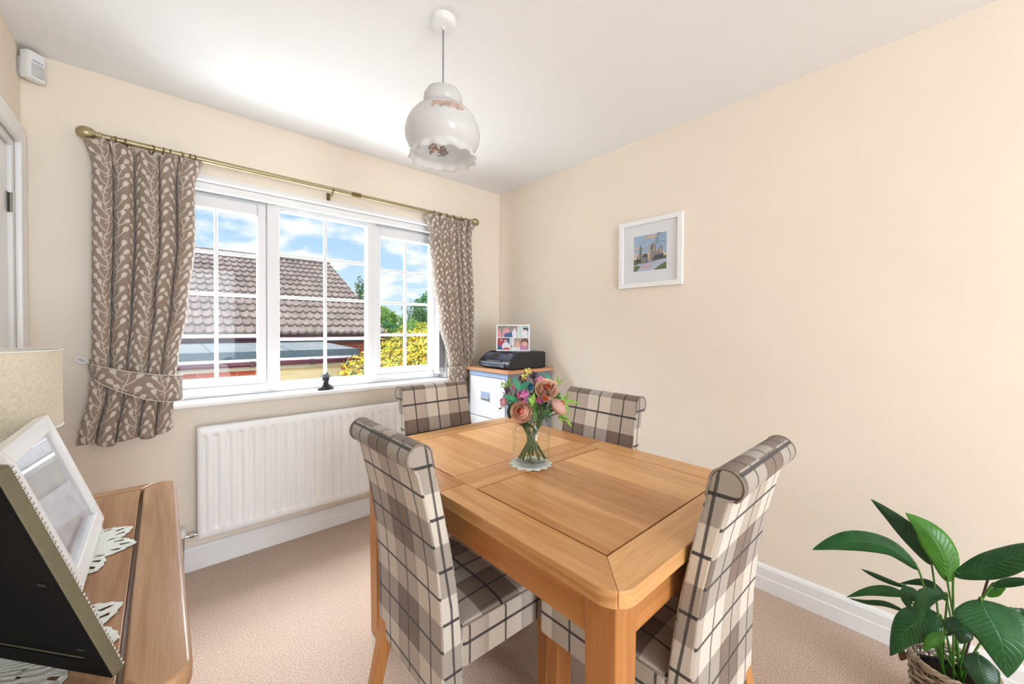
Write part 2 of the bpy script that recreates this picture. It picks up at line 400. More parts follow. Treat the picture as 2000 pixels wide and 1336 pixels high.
# ---------------------------------------------------------------- mesh helpers
class MB:
    def __init__(s): s.v = []; s.f = []; s.uv = []; s.mi = []
    def face(s, idx, uv=None, mi=0): s.f.append(tuple(idx)); s.uv.append(uv); s.mi.append(mi)
    def add(s, pts): n = len(s.v); s.v += [tuple(p) for p in pts]; return n
    def box(s, lo, hi, mi=0):
        (a, b, c), (d, e, f) = lo, hi
        n = s.add([(a, b, c), (d, b, c), (d, e, c), (a, e, c), (a, b, f), (d, b, f), (d, e, f), (a, e, f)])
        for q in ((0, 3, 2, 1), (4, 5, 6, 7), (0, 1, 5, 4), (1, 2, 6, 5), (2, 3, 7, 6), (3, 0, 4, 7)): s.face([n + k for k in q], mi=mi)
        return s
    def taper(s, c0, h0, c1, h1, mi=0):          # square bar between two centres with half sizes h0, h1 (x, y)
        n = s.add([(c0[0] - h0[0], c0[1] - h0[1], c0[2]), (c0[0] + h0[0], c0[1] - h0[1], c0[2]), (c0[0] + h0[0], c0[1] + h0[1], c0[2]), (c0[0] - h0[0], c0[1] + h0[1], c0[2]),
                   (c1[0] - h1[0], c1[1] - h1[1], c1[2]), (c1[0] + h1[0], c1[1] - h1[1], c1[2]), (c1[0] + h1[0], c1[1] + h1[1], c1[2]), (c1[0] - h1[0], c1[1] + h1[1], c1[2])])
        for q in ((0, 3, 2, 1), (4, 5, 6, 7), (0, 1, 5, 4), (1, 2, 6, 5), (2, 3, 7, 6), (3, 0, 4, 7)): s.face([n + k for k in q], mi=mi)
        return s
    def prism(s, poly, z0, z1, mi=0):            # polygon (x, y) counter-clockwise
        k = len(poly); n = s.add([(x, y, z0) for x, y in poly] + [(x, y, z1) for x, y in poly])
        s.face([n + i for i in reversed(range(k))], mi=mi); s.face([n + k + i for i in range(k)], mi=mi)
        for i in range(k): j = (i + 1) % k; s.face([n + i, n + j, n + k + j, n + k + i], mi=mi)
        return s
    def extrude(s, poly, f0, f1, mi=0):          # polygon of (a, b) with two maps to 3-D
        k = len(poly); n = s.add([f0(a, b) for a, b in poly] + [f1(a, b) for a, b in poly])
        s.face([n + i for i in reversed(range(k))], mi=mi); s.face([n + k + i for i in range(k)], mi=mi)
        for i in range(k): j = (i + 1) % k; s.face([n + i, n + j, n + k + j, n + k + i], mi=mi)
        return s
    def tube(s, pts, r, seg=8, cap=True, mi=0, closed=False):
        pts = [Vector(p) for p in pts]; m = len(pts); rs = r if isinstance(r, (list, tuple)) else [r] * m
        up = Vector((0, 0, 1)); rings = []
        d0 = (pts[1] - pts[0]).normalized(); x = d0.orthogonal().normalized()
        for i in range(m):
            if closed: d = (pts[(i + 1) % m] - pts[i - 1])
            else: d = pts[min(i + 1, m - 1)] - pts[max(i - 1, 0)]
            d = d.normalized() if d.length > 1e-9 else d0
            x = (x - d * x.dot(d)); x = x.normalized() if x.length > 1e-6 else d.orthogonal().normalized()
            y = d.cross(x)
            rings.append(s.add([pts[i] + (x * math.cos(2 * PI * k / seg) + y * math.sin(2 * PI * k / seg)) * rs[i] for k in range(seg)]))
        for i in range(m if closed else m - 1):
            a, b = rings[i], rings[(i + 1) % m]
            for k in range(seg): j = (k + 1) % seg; s.face([a + k, a + j, b + j, b + k], mi=mi)
        if cap and not closed:
            s.face([rings[0] + k for k in reversed(range(seg))], mi=mi); s.face([rings[-1] + k for k in range(seg)], mi=mi)
        return s
    def lathe(s, prof, seg=32, c=(0, 0, 0), mi=0, wob=None, cap=False):
        rows = []
        for i, (r, z) in enumerate(prof):
            rows.append(s.add([(c[0] + (r + (wob(i, 2 * PI * k / seg)[0] if wob else 0)) * math.cos(2 * PI * k / seg), c[1] + (r + (wob(i, 2 * PI * k / seg)[0] if wob else 0)) * math.sin(2 * PI * k / seg),
                                c[2] + z + (wob(i, 2 * PI * k / seg)[1] if wob else 0)) for k in range(seg)]))
        for a, b in zip(rows, rows[1:]):
            for k in range(seg): j = (k + 1) % seg; s.face([a + k, a + j, b + j, b + k], mi=mi)
        if cap: s.face([rows[0] + k for k in reversed(range(seg))], mi=mi); s.face([rows[-1] + k for k in range(seg)], mi=mi)
        return s
    def grid(s, nu, nv, fn, uvf=None, mi=0, flip=False):    # fn(i/nu, j/nv) -> point
        n = s.add([fn(i / nu, j / nv) for j in range(nv + 1) for i in range(nu + 1)])
        for j in range(nv):
            for i in range(nu):
                q = [(i, j), (i + 1, j), (i + 1, j + 1), (i, j + 1)]
                if flip: q.reverse()
                s.face([n + b * (nu + 1) + a for a, b in q], [uvf(a / nu, b / nv) for a, b in q] if uvf else None, mi)
        return s
    def ball(s, c, r, seg=10, rings=7, mi=0, sc=(1, 1, 1)):
        rows = []
        for j in range(1, rings):
            a = PI * j / rings
            rows.append(s.add([(c[0] + r * sc[0] * math.sin(a) * math.cos(2 * PI * k / seg), c[1] + r * sc[1] * math.sin(a) * math.sin(2 * PI * k / seg), c[2] + r * sc[2] * math.cos(a)) for k in range(seg)]))
        t = s.add([(c[0], c[1], c[2] + r * sc[2])]); b = s.add([(c[0], c[1], c[2] - r * sc[2])])
        for k in range(seg): j = (k + 1) % seg; s.face([t, rows[0] + k, rows[0] + j], mi=mi); s.face([b, rows[-1] + j, rows[-1] + k], mi=mi)
        for p, q in zip(rows, rows[1:]):
            for k in range(seg): j = (k + 1) % seg; s.face([p + k, q + k, q + j, p + j], mi=mi)
        return s
    def mesh(s, name, mats, smooth=False):
        me = bpy.data.meshes.new(name); me.from_pydata(s.v, [], s.f)
        for m in (mats if isinstance(mats, (list, tuple)) else [mats]): me.materials.append(MATS[m])
        if any(s.mi): me.polygons.foreach_set('material_index', s.mi)
        if any(u is not None for u in s.uv):
            ul = me.uv_layers.new(name='UVMap'); k = 0
            for u, f in zip(s.uv, s.f):
                for q in range(len(f)):
                    if u is not None: ul.data[k].uv = u[q]
                    k += 1
        if smooth: me.polygons.foreach_set('use_smooth', [True] * len(me.polygons))
        me.update()
        return me
    def obj(s, name, mats, parent=None, loc=(0, 0, 0), smooth=False, bevel=0, seg=2, rot=(0, 0, 0), auto=None):
        return link(name, s.mesh(name, mats, smooth or bool(auto)), parent, loc, rot, bevel, seg, auto)
def recalc(me):
    import bmesh
    bm = bmesh.new(); bm.from_mesh(me); bmesh.ops.recalc_face_normals(bm, faces=bm.faces); bm.to_mesh(me); bm.free()
def link(name, me, parent=None, loc=(0, 0, 0), rot=(0, 0, 0), bevel=0, seg=2, auto=None):
    o = bpy.data.objects.new(name, me); COL.objects.link(o); o.location = loc; o.rotation_euler = rot
    if parent: o.parent = parent
    if bevel:
        recalc(me)
        b = o.modifiers.new('bevel', 'BEVEL'); b.width = bevel; b.segments = seg; b.limit_method = 'ANGLE'; b.angle_limit = 0.6; b.harden_normals = False
        me.polygons.foreach_set('use_smooth', [True] * len(me.polygons))
        w_ = o.modifiers.new('weighted', 'WEIGHTED_NORMAL'); w_.keep_sharp = True
    elif auto:
        es = o.modifiers.new('split', 'EDGE_SPLIT'); es.split_angle = auto
    return o
def tag(o, label=None, cat=None, group=None, kind=None):
    if label: o['label'] = label
    if cat: o['category'] = cat
    if group: o['group'] = group
    if kind: o['kind'] = kind
    return o
def thing(name, label, cat, loc=(0, 0, 0), rotz=0.0, group=None):
    o = bpy.data.objects.new(name, None); COL.objects.link(o); o.location = loc; o.rotation_euler = (0, 0, rotz); o.empty_display_size = 0.1
    return tag(o, label, cat, group)
def struct(o): o['kind'] = 'structure'; return o
def copy_tree(o, parent=None):
    c = o.copy(); COL.objects.link(c); c.parent = parent
    for ch in list(o.children): copy_tree(ch, c)
    return c
def box(name, lo, hi, mat, parent=None, bevel=0, seg=2): return MB().box(lo, hi).obj(name, mat, parent, bevel=bevel, seg=seg)
def catmull(pts, n=6):
    pts = [Vector(p) for p in pts]; out = []
    for i in range(len(pts) - 1):
        p0 = pts[max(i - 1, 0)]; p1 = pts[i]; p2 = pts[i + 1]; p3 = pts[min(i + 2, len(pts) - 1)]
        for k in range(n):
            t = k / n
            out.append(0.5 * ((2 * p1) + (p2 - p0) * t + (2 * p0 - 5 * p1 + 4 * p2 - p3) * t * t + (3 * p1 - p0 - 3 * p2 + p3) * t ** 3))
    return out + [pts[-1]]
# ---------------------------------------------------------------- room shell
WX0, WX1, WZ0, WZ1 = -0.050, 1.650, 0.850, 2.020       # window opening
struct(box('floor', (XL - 0.15, YN - 0.15, -0.12), (XR + 0.15, YW + 0.02, 0.0), 'carpet'))
struct(box('ceiling', (XL - 0.15, YN - 0.15, ZC), (XR + 0.15, YW + 0.30, ZC + 0.2), 'ceiling_paint'))
m = MB()
m.box((XL - 0.15, YW, -0.12), (WX0, YW + 0.30, ZC)); m.box((WX1, YW, -0.12), (XR + 0.15, YW + 0.30, ZC))
m.box((WX0, YW, -0.12), (WX1, YW + 0.30, WZ0)); m.box((WX0, YW, WZ1), (WX1, YW + 0.30, ZC))
struct(m.obj('wall_far', 'wall_paint'))
struct(box('wall_right', (XR, YN - 0.15, -0.12), (XR + 0.15, YW, ZC), 'wall_paint'))
DY0, DY1, DZ = 1.700, 2.478, 1.985                    # door opening in the left wall
m = MB()
m.box((XL - 0.15, YN - 0.15, -0.12), (XL, DY0, ZC)); m.box((XL - 0.15, DY1, -0.12), (XL, YW, ZC)); m.box((XL - 0.15, DY0, DZ), (XL, DY1, ZC))
struct(m.obj('wall_left', 'wall_paint'))
# unseen wall behind the camera; its door opening is added to let light in
GX0, GX1, GZ = -0.38, 1.22, 2.25
m = MB()
m.box((XL, YN - 0.15, -0.12), (GX0, YN, ZC)); m.box((GX1, YN - 0.15, -0.12), (XR, YN, ZC)); m.box((GX0, YN - 0.15, GZ), (GX1, YN, ZC))
struct(m.obj('wall_near', 'wall_paint'))
d2 = struct(thing('added_rear_opening', 'wide white framed opening added to light the room', 'door', (0, YN - 0.08, 0)))
m = MB(); 
for xx in (GX0, (GX0 + GX1) / 2 - 0.05, GX1 - 0.1): m.box((xx, -0.03, 0), (xx + 0.1, 0.03, GZ))
m.box((GX0, -0.03, 0), (GX1, 0.03, 0.12)); m.box((GX0, -0.03, GZ - 0.09), (GX1, 0.03, GZ))
m.obj('added_opening_frame', 'upvc', d2)
del d2['category'], d2['label']

# skirting boards
def skirt(name, p0, p1, n, mit0=0, mit1=0):
    p0, p1, n = Vector(p0), Vector(p1), Vector(n); d = (p1 - p0).normalized()
    prof = [(0, 0), (0.019, 0), (0.019, 0.062), (0.016, 0.066), (0.016, 0.106), (0.010, 0.118), (0.004, 0.121), (0, 0.121)]
    MBx = MB().extrude(prof, lambda a, b: tuple(p0 + n * a + d * (mit0 * a) + Vector((0, 0, b))), lambda a, b: tuple(p1 + n * a - d * (mit1 * a) + Vector((0, 0, b))))
    return struct(MBx.obj(name, 'white_gloss'))
skirt('baseboard_far', (XL, YW, 0), (XR, YW, 0), (0, -1, 0), 1, 1)
skirt('baseboard_right', (XR, YN, 0), (XR, YW, 0), (-1, 0, 0), 0, 1)
skirt('baseboard_left', (XL, YN, 0), (XL, DY0 - 0.07, 0), (1, 0, 0))

# door in the left wall with its architrave
d1 = struct(bpy.data.objects.new('door_1', None)); COL.objects.link(d1); d1.location = (XL, 0, 0)
def arch(name, lo, hi):
    return box(name, lo, hi, 'white_gloss', d1, bevel=0.006)
AW = 0.075
arch('architrave', (0, DY1, 0), (0.020, DY1 + AW, DZ + AW)); arch('architrave', (0, DY0 - AW, 0), (0.020, DY0, DZ + AW)); arch('architrave', (0, DY0, DZ), (0.0198, DY1, DZ + AW))
m = MB(); m.box((-0.15, DY1 - 0.028, 0), (-0.0005, DY1 - 0.0005, DZ - 0.0005)); m.box((-0.15, DY0 + 0.0005, 0), (-0.0005, DY0 + 0.028, DZ - 0.0005)); m.box((-0.15, DY0 + 0.028, DZ - 0.028), (-0.0005, DY1 - 0.028, DZ - 0.0005))
m.obj('door_lining', 'white_gloss', d1)
leaf_lo, leaf_hi = DY0 + 0.031, DY1 - 0.031
box('door_leaf', (-0.046, leaf_lo, 0.012), (-0.012, leaf_hi, DZ - 0.031), 'white_gloss', d1, bevel=0.003)
pw = (leaf_hi - leaf_lo - 0.30) / 2
for i in range(2):
    for z0, z1 in ((0.22, 0.78), (0.98, 1.52), (1.62, 1.86)):
        y0 = leaf_lo + 0.10 + i * (pw + 0.10)
        box('door_panel', (-0.0125, y0, z0), (-0.006, y0 + pw, z1), 'white_gloss', d1, bevel=0.006)
for z in (0.22, 1.0, 1.735):
    hg = MB().tube([(-0.004, DY1 - 0.0295, z - 0.038), (-0.004, DY1 - 0.0295, z + 0.038)], 0.005, 8); hg.box((-0.0115, DY1 - 0.056, z - 0.038), (-0.009, DY1 - 0.004, z + 0.038))
    hg.obj('hinge', 'steel_dark', d1)
hd = MB().tube([(0.03, leaf_lo + 0.06, 1.0), (-0.012, leaf_lo + 0.06, 1.0)], 0.009, 10); hd.tube([(0.03, leaf_lo + 0.06, 1.0), (0.032, leaf_lo + 0.17, 1.0)], 0.008, 10)
hd.obj('door_handle', 'chrome', d1, smooth=True)

# ---------------------------------------------------------------- window
win = struct(bpy.data.objects.new('window_1', None)); COL.objects.link(win); win.location = (0, 0, 0)
FY0, FY1 = YW + 0.095, YW + 0.155          # frame front and back
fb = 0.868                                 # underside of the frame
def bar(name, lo, hi, parent, mat='upvc', bevel=0.006): return box(name, lo, hi, mat, parent, bevel=bevel)
ox0, ox1, oz0, oz1 = WX0 + 0.012, WX1 - 0.012, fb, WZ1 - 0.006
fr = MB()
fr.box((ox0, FY0, oz0), (ox0 + 0.052, FY1, oz1)); fr.box((ox1 - 0.052, FY0, oz0), (ox1, FY1, oz1))
fr.box((ox0 + 0.052, FY0, oz0), (ox1 - 0.052, FY1, oz0 + 0.055)); fr.box((ox0 + 0.052, FY0, oz1 - 0.055), (ox1 - 0.052, FY1, oz1))
frame = fr.obj('window_frame', 'upvc', win, bevel=0.005)
ML, MR = 0.495, 1.090
def mullion(x):
    mb = MB(); hw = 0.034
    mb.extrude([(x - hw, oz0 + 0.03), (x, oz0 + 0.008), (x + hw, oz0 + 0.03), (x + hw, oz1 - 0.03), (x, oz1 - 0.01), (x - hw, oz1 - 0.03)],
               lambda a, b: (a, FY0 + 0.02, b), lambda a, b: (a, FY0 - 0.014, b))
    mb.box((x - 0.03, FY0 + 0.02, oz0 + 0.05), (x + 0.03, FY1, oz1 - 0.05))
    return mb.obj('mullion', 'upvc', win, bevel=0.008, seg=3)
mullion(ML); mullion(MR)
def pane_unit(x0, x1, z0, z1, zrows, yg, sash):
    """Glass area x0..x1, z0..z1 split by georgian bars into 2 x 4 panes."""
    xm = (x0 + x1) / 2; t = 0.009
    bar('glazing_bar', (xm - t, yg - 0.012, z0), (xm + t, yg + 0.012, z1), sash, bevel=0.004)
    for z in zrows: bar('glazing_bar', (x0, yg - 0.010, z - t), (x1, yg + 0.010, z + t), sash, bevel=0.004)
    zs = [z0] + list(zrows) + [z1]
    for k in range(4):
        for a, b in ((x0, xm), (xm, x1)):
            o = box('pane', (a, yg - 0.003, zs[k]), (b, yg + 0.003, zs[k + 1]), 'window_glass', sash)
def casement(x0, x1, z0, z1, g, gt, name='sash'):
    mb = MB(); f = FY0 - 0.018; bk = FY0 + 0.04
    mb.box((x0, f, z0), (x0 + g, bk, z1)); mb.box((x1 - g, f, z0), (x1, bk, z1)); mb.box((x0 + g, f, z0), (x1 - g, bk, z0 + g)); mb.box((x0 + g, f, z1 - gt), (x1 - g, bk, z1))
    o = mb.obj(name, 'upvc', win, bevel=0.008, seg=3); return o
gz0, gz1 = 0.972, 1.893
rows = [gz0 + (gz1 - gz0) * k / 4 for k in (1, 2, 3)]
for (x0, x1) in ((0.036, 0.416), (1.149, 1.549)):
    s = casement(x0 - 0.042, x1 + 0.042, gz0 - 0.045, gz1 + 0.068, 0.042, 0.068)
    pane_unit(x0, x1, gz0, gz1, rows, FY0 + 0.016, s)
    xm = (x0 + x1) / 2 - 0.01
    h = MB().box((xm - 0.022, FY0 - 0.030, gz0 - 0.040), (xm + 0.022, FY0 - 0.017, gz0 - 0.022)); h.box((xm, FY0 - 0.038, gz0 - 0.034), (xm + 0.115, FY0 - 0.030, gz0 - 0.024))
    h.obj('window_handle', 'plastic_white', s, bevel=0.003)
cx0, cx1, cz0, cz1 = 0.529, 1.053, 0.925, 1.946
s = MB()
for lo, hi in (((cx0 - 0.012, FY0 - 0.004, cz0 - 0.014), (cx0, FY0 + 0.03, cz1 + 0.014)), ((cx1, FY0 - 0.004, cz0 - 0.014), (cx1 + 0.012, FY0 + 0.03, cz1 + 0.014)),
               ((cx0, FY0 - 0.004, cz0 - 0.014), (cx1, FY0 + 0.03, cz0)), ((cx0, FY0 - 0.004, cz1), (cx1, FY0 + 0.03, cz1 + 0.014))): s.box(lo, hi)
s = s.obj('glazing_bead', 'upvc', win, bevel=0.004)
pane_unit(cx0, cx1, cz0, cz1, [cz0 + (cz1 - cz0) * k / 4 for k in (1, 2, 3)], FY0 + 0.016, s)
# plastered reveals, white edge strip and window board
m = MB()
m.box((WX0, YW - 0.002, WZ0), (WX0 + 0.012, FY1, WZ1)); m.box((WX1 - 0.012, YW - 0.002, WZ0), (WX1, FY1, WZ1)); m.box((WX0, YW - 0.002, WZ1 - 0.006), (WX1, FY1, WZ1))
m.obj('window_reveal', 'white_gloss', win)
m = MB()
m.box((WX0 - 0.004, YW - 0.008, WZ1 - 0.004), (WX1 + 0.004, YW - 0.0005, WZ1 + 0.022)); m.obj('window_trim', 'white_gloss', win, bevel=0.002)
box('window_sill', (WX0 - 0.02, YW - 0.062, 0.843), (WX1 + 0.03, FY0 + 0.02, 0.868), 'white_gloss', win, bevel=0.008, seg=3)
box('outer_sill', (WX0, FY1, 0.83), (WX1, YW + 0.36, 0.862), 'upvc', win)

# vertical blind: head rail along the reveal, louvres stacked against the right reveal
vb = thing('vertical_blind', 'white vertical blind with louvres stacked at the window reveal', 'blind', (0, 0, 0))
box('head_rail', (WX0 + 0.02, YW + 0.030, WZ1 - 0.046), (WX1 - 0.02, YW + 0.068, WZ1 - 0.007), 'plastic_white', vb, bevel=0.003)
for k in range(7):
    x = WX1 - 0.026 - k * 0.0075
    MB().grid(4, 1, lambda a, b, x=x: (x + 0.004 * math.sin(a * PI), YW + 0.008 + a * 0.080, 0.925 + b * (WZ1 - 0.046 - 0.925)), flip=True).obj('louvre', 'paper_white', vb, smooth=True)
    box('louvre_weight', (x - 0.001, YW + 0.009, 0.905), (x + 0.002, YW + 0.087, 0.950), 'plastic_white', vb)
ch = MB().tube([(WX1 - 0.03, YW + 0.006, 0.909), (WX1 - 0.075, YW + 0.006, 0.909)], 0.0016, 6); ch.obj('link_chain', 'plastic_white', vb)
cd = MB().tube([(0.035, YW + 0.02, WZ1 - 0.046), (0.036, YW + 0.02, 0.90)], 0.0022, 6); cd.obj('pull_cord', 'plastic_white', vb)
# ---------------------------------------------------------------- radiator
rad = thing('radiator', 'white fluted panel radiator on the wall under the window', 'radiator', (0.130, YW, 0.180))
RW, RH, RD = 1.36, 0.568, 0.095
def ridge(x):
    f = ((x - 0.026) / 0.0508) % 1.0
    return max(0.0, min(1.0, (0.5 - abs(f - 0.5)) * 7 - 0.9))
xs = [0, 0.002, 0.010]
k = 0
x = 0.016
while x < RW - 0.016: xs.append(x); x += 0.0508 / 10
xs += [RW - 0.010, RW - 0.002, RW]
zs = [0, 0.002, 0.012, 0.038, 0.044, 0.05, 0.06, 0.3, RH - 0.06, RH - 0.05, RH - 0.044, RH - 0.038, RH - 0.012, RH - 0.002, RH]
def radp(x, z):
    e = min(x, RW - x, z, RH - z); y = -RD
    if e < 0.012: y += 0.010 * (1 - e / 0.012) ** 2
    bl = max(0.0, min(1.0, (min(z, RH - z) - 0.038) / 0.016)); bl = bl * bl * (3 - 2 * bl)
    if 0.016 < x < RW - 0.016: y += 0.0115 * bl * (1 - ridge(x))
    return (x, y, z)
mb = MB(); n = mb.add([radp(x, z) for z in zs for x in xs]); L = len(xs)
for j in range(len(zs) - 1):
    for i in range(L - 1): mb.face([n + j * L + i, n + j * L + i + 1, n + (j + 1) * L + i + 1, n + (j + 1) * L + i])
mb.obj('front_panel', 'radiator_white', rad, smooth=True)
box('back_panel', (0.004, -RD + 0.0125, 0.003), (RW - 0.004, -RD + 0.018, RH - 0.003), 'radiator_white', rad)
m = MB(); m.box((0.012, -RD + 0.018, RH - 0.012), (RW - 0.012, -0.030, RH - 0.008))
for k in range(60): m.box((0.03 + k * 0.0217, -RD + 0.022, RH - 0.008), (0.044 + k * 0.0217, -0.034, RH - 0.005))
m.obj('top_grille', 'radiator_white', rad)
for q in (0.006, RW - 0.010): box('side_panel', (q, -RD + 0.018, 0.01), (q + 0.004, -0.030, RH - 0.012), 'radiator_white', rad)
for q in (0.25, RW - 0.28): box('wall_bracket', (q, -0.035, 0.05), (q + 0.03, -0.001, 0.5), 'radiator_white', rad)
v = MB(); v.tube([(0.004, -0.05, 0.018), (-0.045, -0.05, 0.018)], [0.008, 0.008], 12); v.tube([(-0.012, -0.05, 0.018), (-0.03, -0.05, 0.018)], 0.013, 6)
v.tube([(-0.058, -0.05, -0.04), (-0.058, -0.05, 0.02)], 0.010, 12)
val = v.obj('valve', 'chrome', rad, auto=0.6)
MB().tube([(-0.058, -0.05, 0.022), (-0.058, -0.05, 0.062)], [0.017, 0.015], 14).obj('valve_cap', 'plastic_white', val, auto=0.6)
MB().tube([(-0.058, -0.05, -0.179), (-0.058, -0.05, -0.04)], 0.0075, 10).obj('pipe', 'chrome', rad, smooth=True)

# ---------------------------------------------------------------- alarm sensor in the corner
sn = thing('motion_sensor', 'small white alarm motion sensor high in the corner', 'sensor', (XL + 0.004, YW - 0.004, 2.270), PI / 4)
# local: +x points to the window wall side, -y into the room
prof = [(-0.033, 0.0), (0.033, 0.0), (0.033, -0.026), (0.026, -0.038), (-0.026, -0.038), (-0.033, -0.026)]
PX = 0.0
mb = MB(); mb.prism([(a + 0.0, b - 0.036) for a, b in reversed(prof)], 0.0, 0.112)
sb = mb.obj('body', 'plastic_white', sn, bevel=0.005, seg=3)
mb = MB().grid(10, 8, lambda a, b: (-0.022 + 0.044 * a, -0.0745 - 0.006 * math.sin(PI * a), 0.012 + 0.050 * b)); mb.obj('lens', 'plastic_grey', sn, smooth=True)
m_, t_, b_ = newmat('label_blue'); b_.inputs['Base Color'].default_value = (*lin((70, 120, 200)), 1)
mb = MB()
for k, wd in enumerate((4, 3, 5, 2, 4)): mb.box((-0.017 + k * 0.007, -0.0757, 0.072), (-0.017 + k * 0.007 + wd * 0.0011, -0.0745, 0.0755))
mb.obj('lettering', 'label_blue', sn)
mb = MB().box((-0.022, -0.036, 0.02), (0.022, -0.004, 0.09)); mb.obj('corner_bracket', 'plastic_white', sn)

# ---------------------------------------------------------------- curtain pole
PY, PZ = YW - 0.090, 2.088
pole = thing('curtain_pole', 'antique brass curtain pole above the window', 'curtain pole', (0, PY, PZ))
MB().tube([(-0.195, 0, 0), (0.915, 0, 0)], 0.0135, 16).obj('pole_section', 'brass', pole, auto=0.6)
MB().tube([(0.90, 0, 0), (1.80, 0, 0)], 0.0115, 16).obj('pole_section', 'brass', pole, auto=0.6)
MB().tube([(0.885, 0, 0), (0.945, 0, 0)], 0.0145, 16).obj('joint_sleeve', 'brass_dark', pole, auto=0.6)
def finial(x, s):
    pr = [(0.0, 0.074), (0.012, 0.072), (0.022, 0.064), (0.028, 0.052), (0.029, 0.040), (0.026, 0.026), (0.019, 0.014), (0.013, 0.008), (0.017, 0.004), (0.017, -0.002), (0.0135, -0.006), (0.0, -0.006)]
    mb = MB().lathe(pr, 24); mb.obj('finial', 'brass', pole, (x, 0, 0), smooth=True, rot=(0, s * PI / 2, 0))
finial(-0.197, -1); finial(1.802, 1)
for bx in (-0.16, 0.777, 1.765):
    mb = MB().tube([(bx, 0.088, -0.03), (bx, 0.045, -0.03), (bx, 0.012, -0.028), (bx, 0, -0.014)], 0.0055, 8)
    mb.tube([(bx, 0.010, 0.016), (bx, 0.018, 0.0), (bx, 0.010, -0.014), (bx, -0.002, -0.0185), (bx, -0.014, -0.012), (bx, -0.018, 0.002)], 0.004, 8)
    mb.box((bx - 0.010, 0.083, -0.062), (bx + 0.010, 0.0895, 0.0)); mb.obj('bracket', 'brass_dark', pole, auto=0.7)

def ring_mesh():
    mb = MB(); mb.tube([(0.0, 0.0195 * math.cos(a), 0.0195 * math.sin(a) - 0.006) for a in [2 * PI * k / 24 for k in range(24)]], 0.0032, 8, closed=True)
    mb.tube([(0, 0.006 * math.cos(a), 0.006 * math.sin(a) - 0.0315) for a in [2 * PI * k / 12 for k in range(12)]], 0.0016, 6, closed=True)
    return mb.mesh('curtain_ring', 'brass_dark', True)
RM = ring_mesh()
def rings(xs, label, group):
    for x, tilt in xs:
        o = link('curtain_ring', RM, None, (x, PY, PZ - 0.0015), (0, 0, tilt)); tag(o, label, 'curtain ring', group)
rings([(-0.150, 0.15), (-0.115, -0.1), (-0.030, 0.5), (0.010, 0.1), (0.038, -0.1), (0.075, 0.4), (0.112, -0.2), (0.124, 0.3)], 'antique brass curtain ring on the pole above the wider curtain beside the door', 'rings of the wide curtain')
rings([(1.47, 0.1), (1.52, -0.2), (1.575, 0.2), (1.64, 0.0), (1.70, 0.3), (1.752, -0.1)], 'antique brass curtain ring on the pole above the narrow curtain beside the filing cabinet', 'rings of the narrow curtain')

# ---------------------------------------------------------------- curtains
def interp(tab, t):
    for (a, va), (b, vb) in zip(tab, tab[1:]):
        if t <= b:
            k = (t - a) / (b - a); k = k * k * (3 - 2 * k); return va + (vb - va) * k
    return tab[-1][1]
def curtain(name, label, xl, xr, amp, ztop, zbot, folds, seed, flare, ybase):
    """xl, xr, amp: tables over t (0 top .. 1 bottom)."""
    rnd = random.Random(seed)
    edges = [0.0]
    for _ in range(folds): edges.append(edges[-1] + rnd.uniform(0.65, 1.45))
    edges = [q / edges[-1] for q in edges]                    # folds of unequal width
    am = [rnd.uniform(0.7, 1.15) for _ in range(folds)]; sk = [rnd.uniform(-0.35, 0.35) for _ in range(folds)]; ex = [rnd.uniform(0.45, 0.95) for _ in range(folds)]
    H = ztop(0.5) - zbot(0.5)
    def pt(s, t):
        L, R = interp(xl, t), interp(xr, t)
        i = 0
        while i < folds - 1 and s > edges[i + 1]: i += 1
        f = (s - edges[i]) / (edges[i + 1] - edges[i])
        f2 = f + sk[i] * f * (1 - f) + 0.10 * math.sin(4.0 * t + 2.1 * i) * f * (1 - f)
        wv = 2 * math.sin(PI * min(1, max(0, f2))) ** ex[i] - 1     # broad rounded tube, narrow valley
        a = interp(amp, t) * am[i]
        y = interp(ybase, t) - a * wv - 0.004 * math.sin(11 * t + 3 * i) * math.sin(PI * f)
        roll = math.sin(2 * PI * f) * 0.30 * (edges[i + 1] - edges[i])
        x = L + (R - L) * (s - roll * 0.55)
        z = ztop(s) + (zbot(s) - ztop(s)) * t
        hd = max(0.0, 1 - t * H / 0.10)
        y += hd * 0.007 * math.sin(2 * PI * folds * 3.3 * s + 9 * t); z += hd * 0.007 * math.sin(2 * PI * folds * 1.7 * s + 1.0)
        x += hd * 0.005 * math.sin(2 * PI * folds * 2.3 * s + 14 * t)
        ci = math.exp(-((t * H - 0.085) / 0.016) ** 2)
        y += ci * (0.012 * wv + 0.004 * math.sin(2 * PI * folds * 4 * s))
        x += flare * max(0.0, 1 - t * H / 0.10) * (s - 0.5) * 2 * abs(s - 0.5)
        return (x, y, z)
    cu = thing(name, label, 'curtain', (0, 0, 0))
    nu, nv = folds * 34, 84
    cum = [0.0]; pv = Vector(pt(0, 0.45))
    for i in range(1, nu + 1): q = Vector(pt(i / nu, 0.45)); cum.append(cum[-1] + (q - pv).length); pv = q
    mb = MB().grid(nu, nv, pt, lambda s, t: (cum[round(s * nu)], (1 - t) * H), flip=True)
    o = mb.obj('fabric', 'sprig_fabric', cu, smooth=True)
    sl = o.modifiers.new('solid', 'SOLIDIFY'); sl.thickness = 0.0025; sl.offset = 0
    return cu, pt
zl = lambda s: 2.062 + 0.010 * math.sin(9 * s)
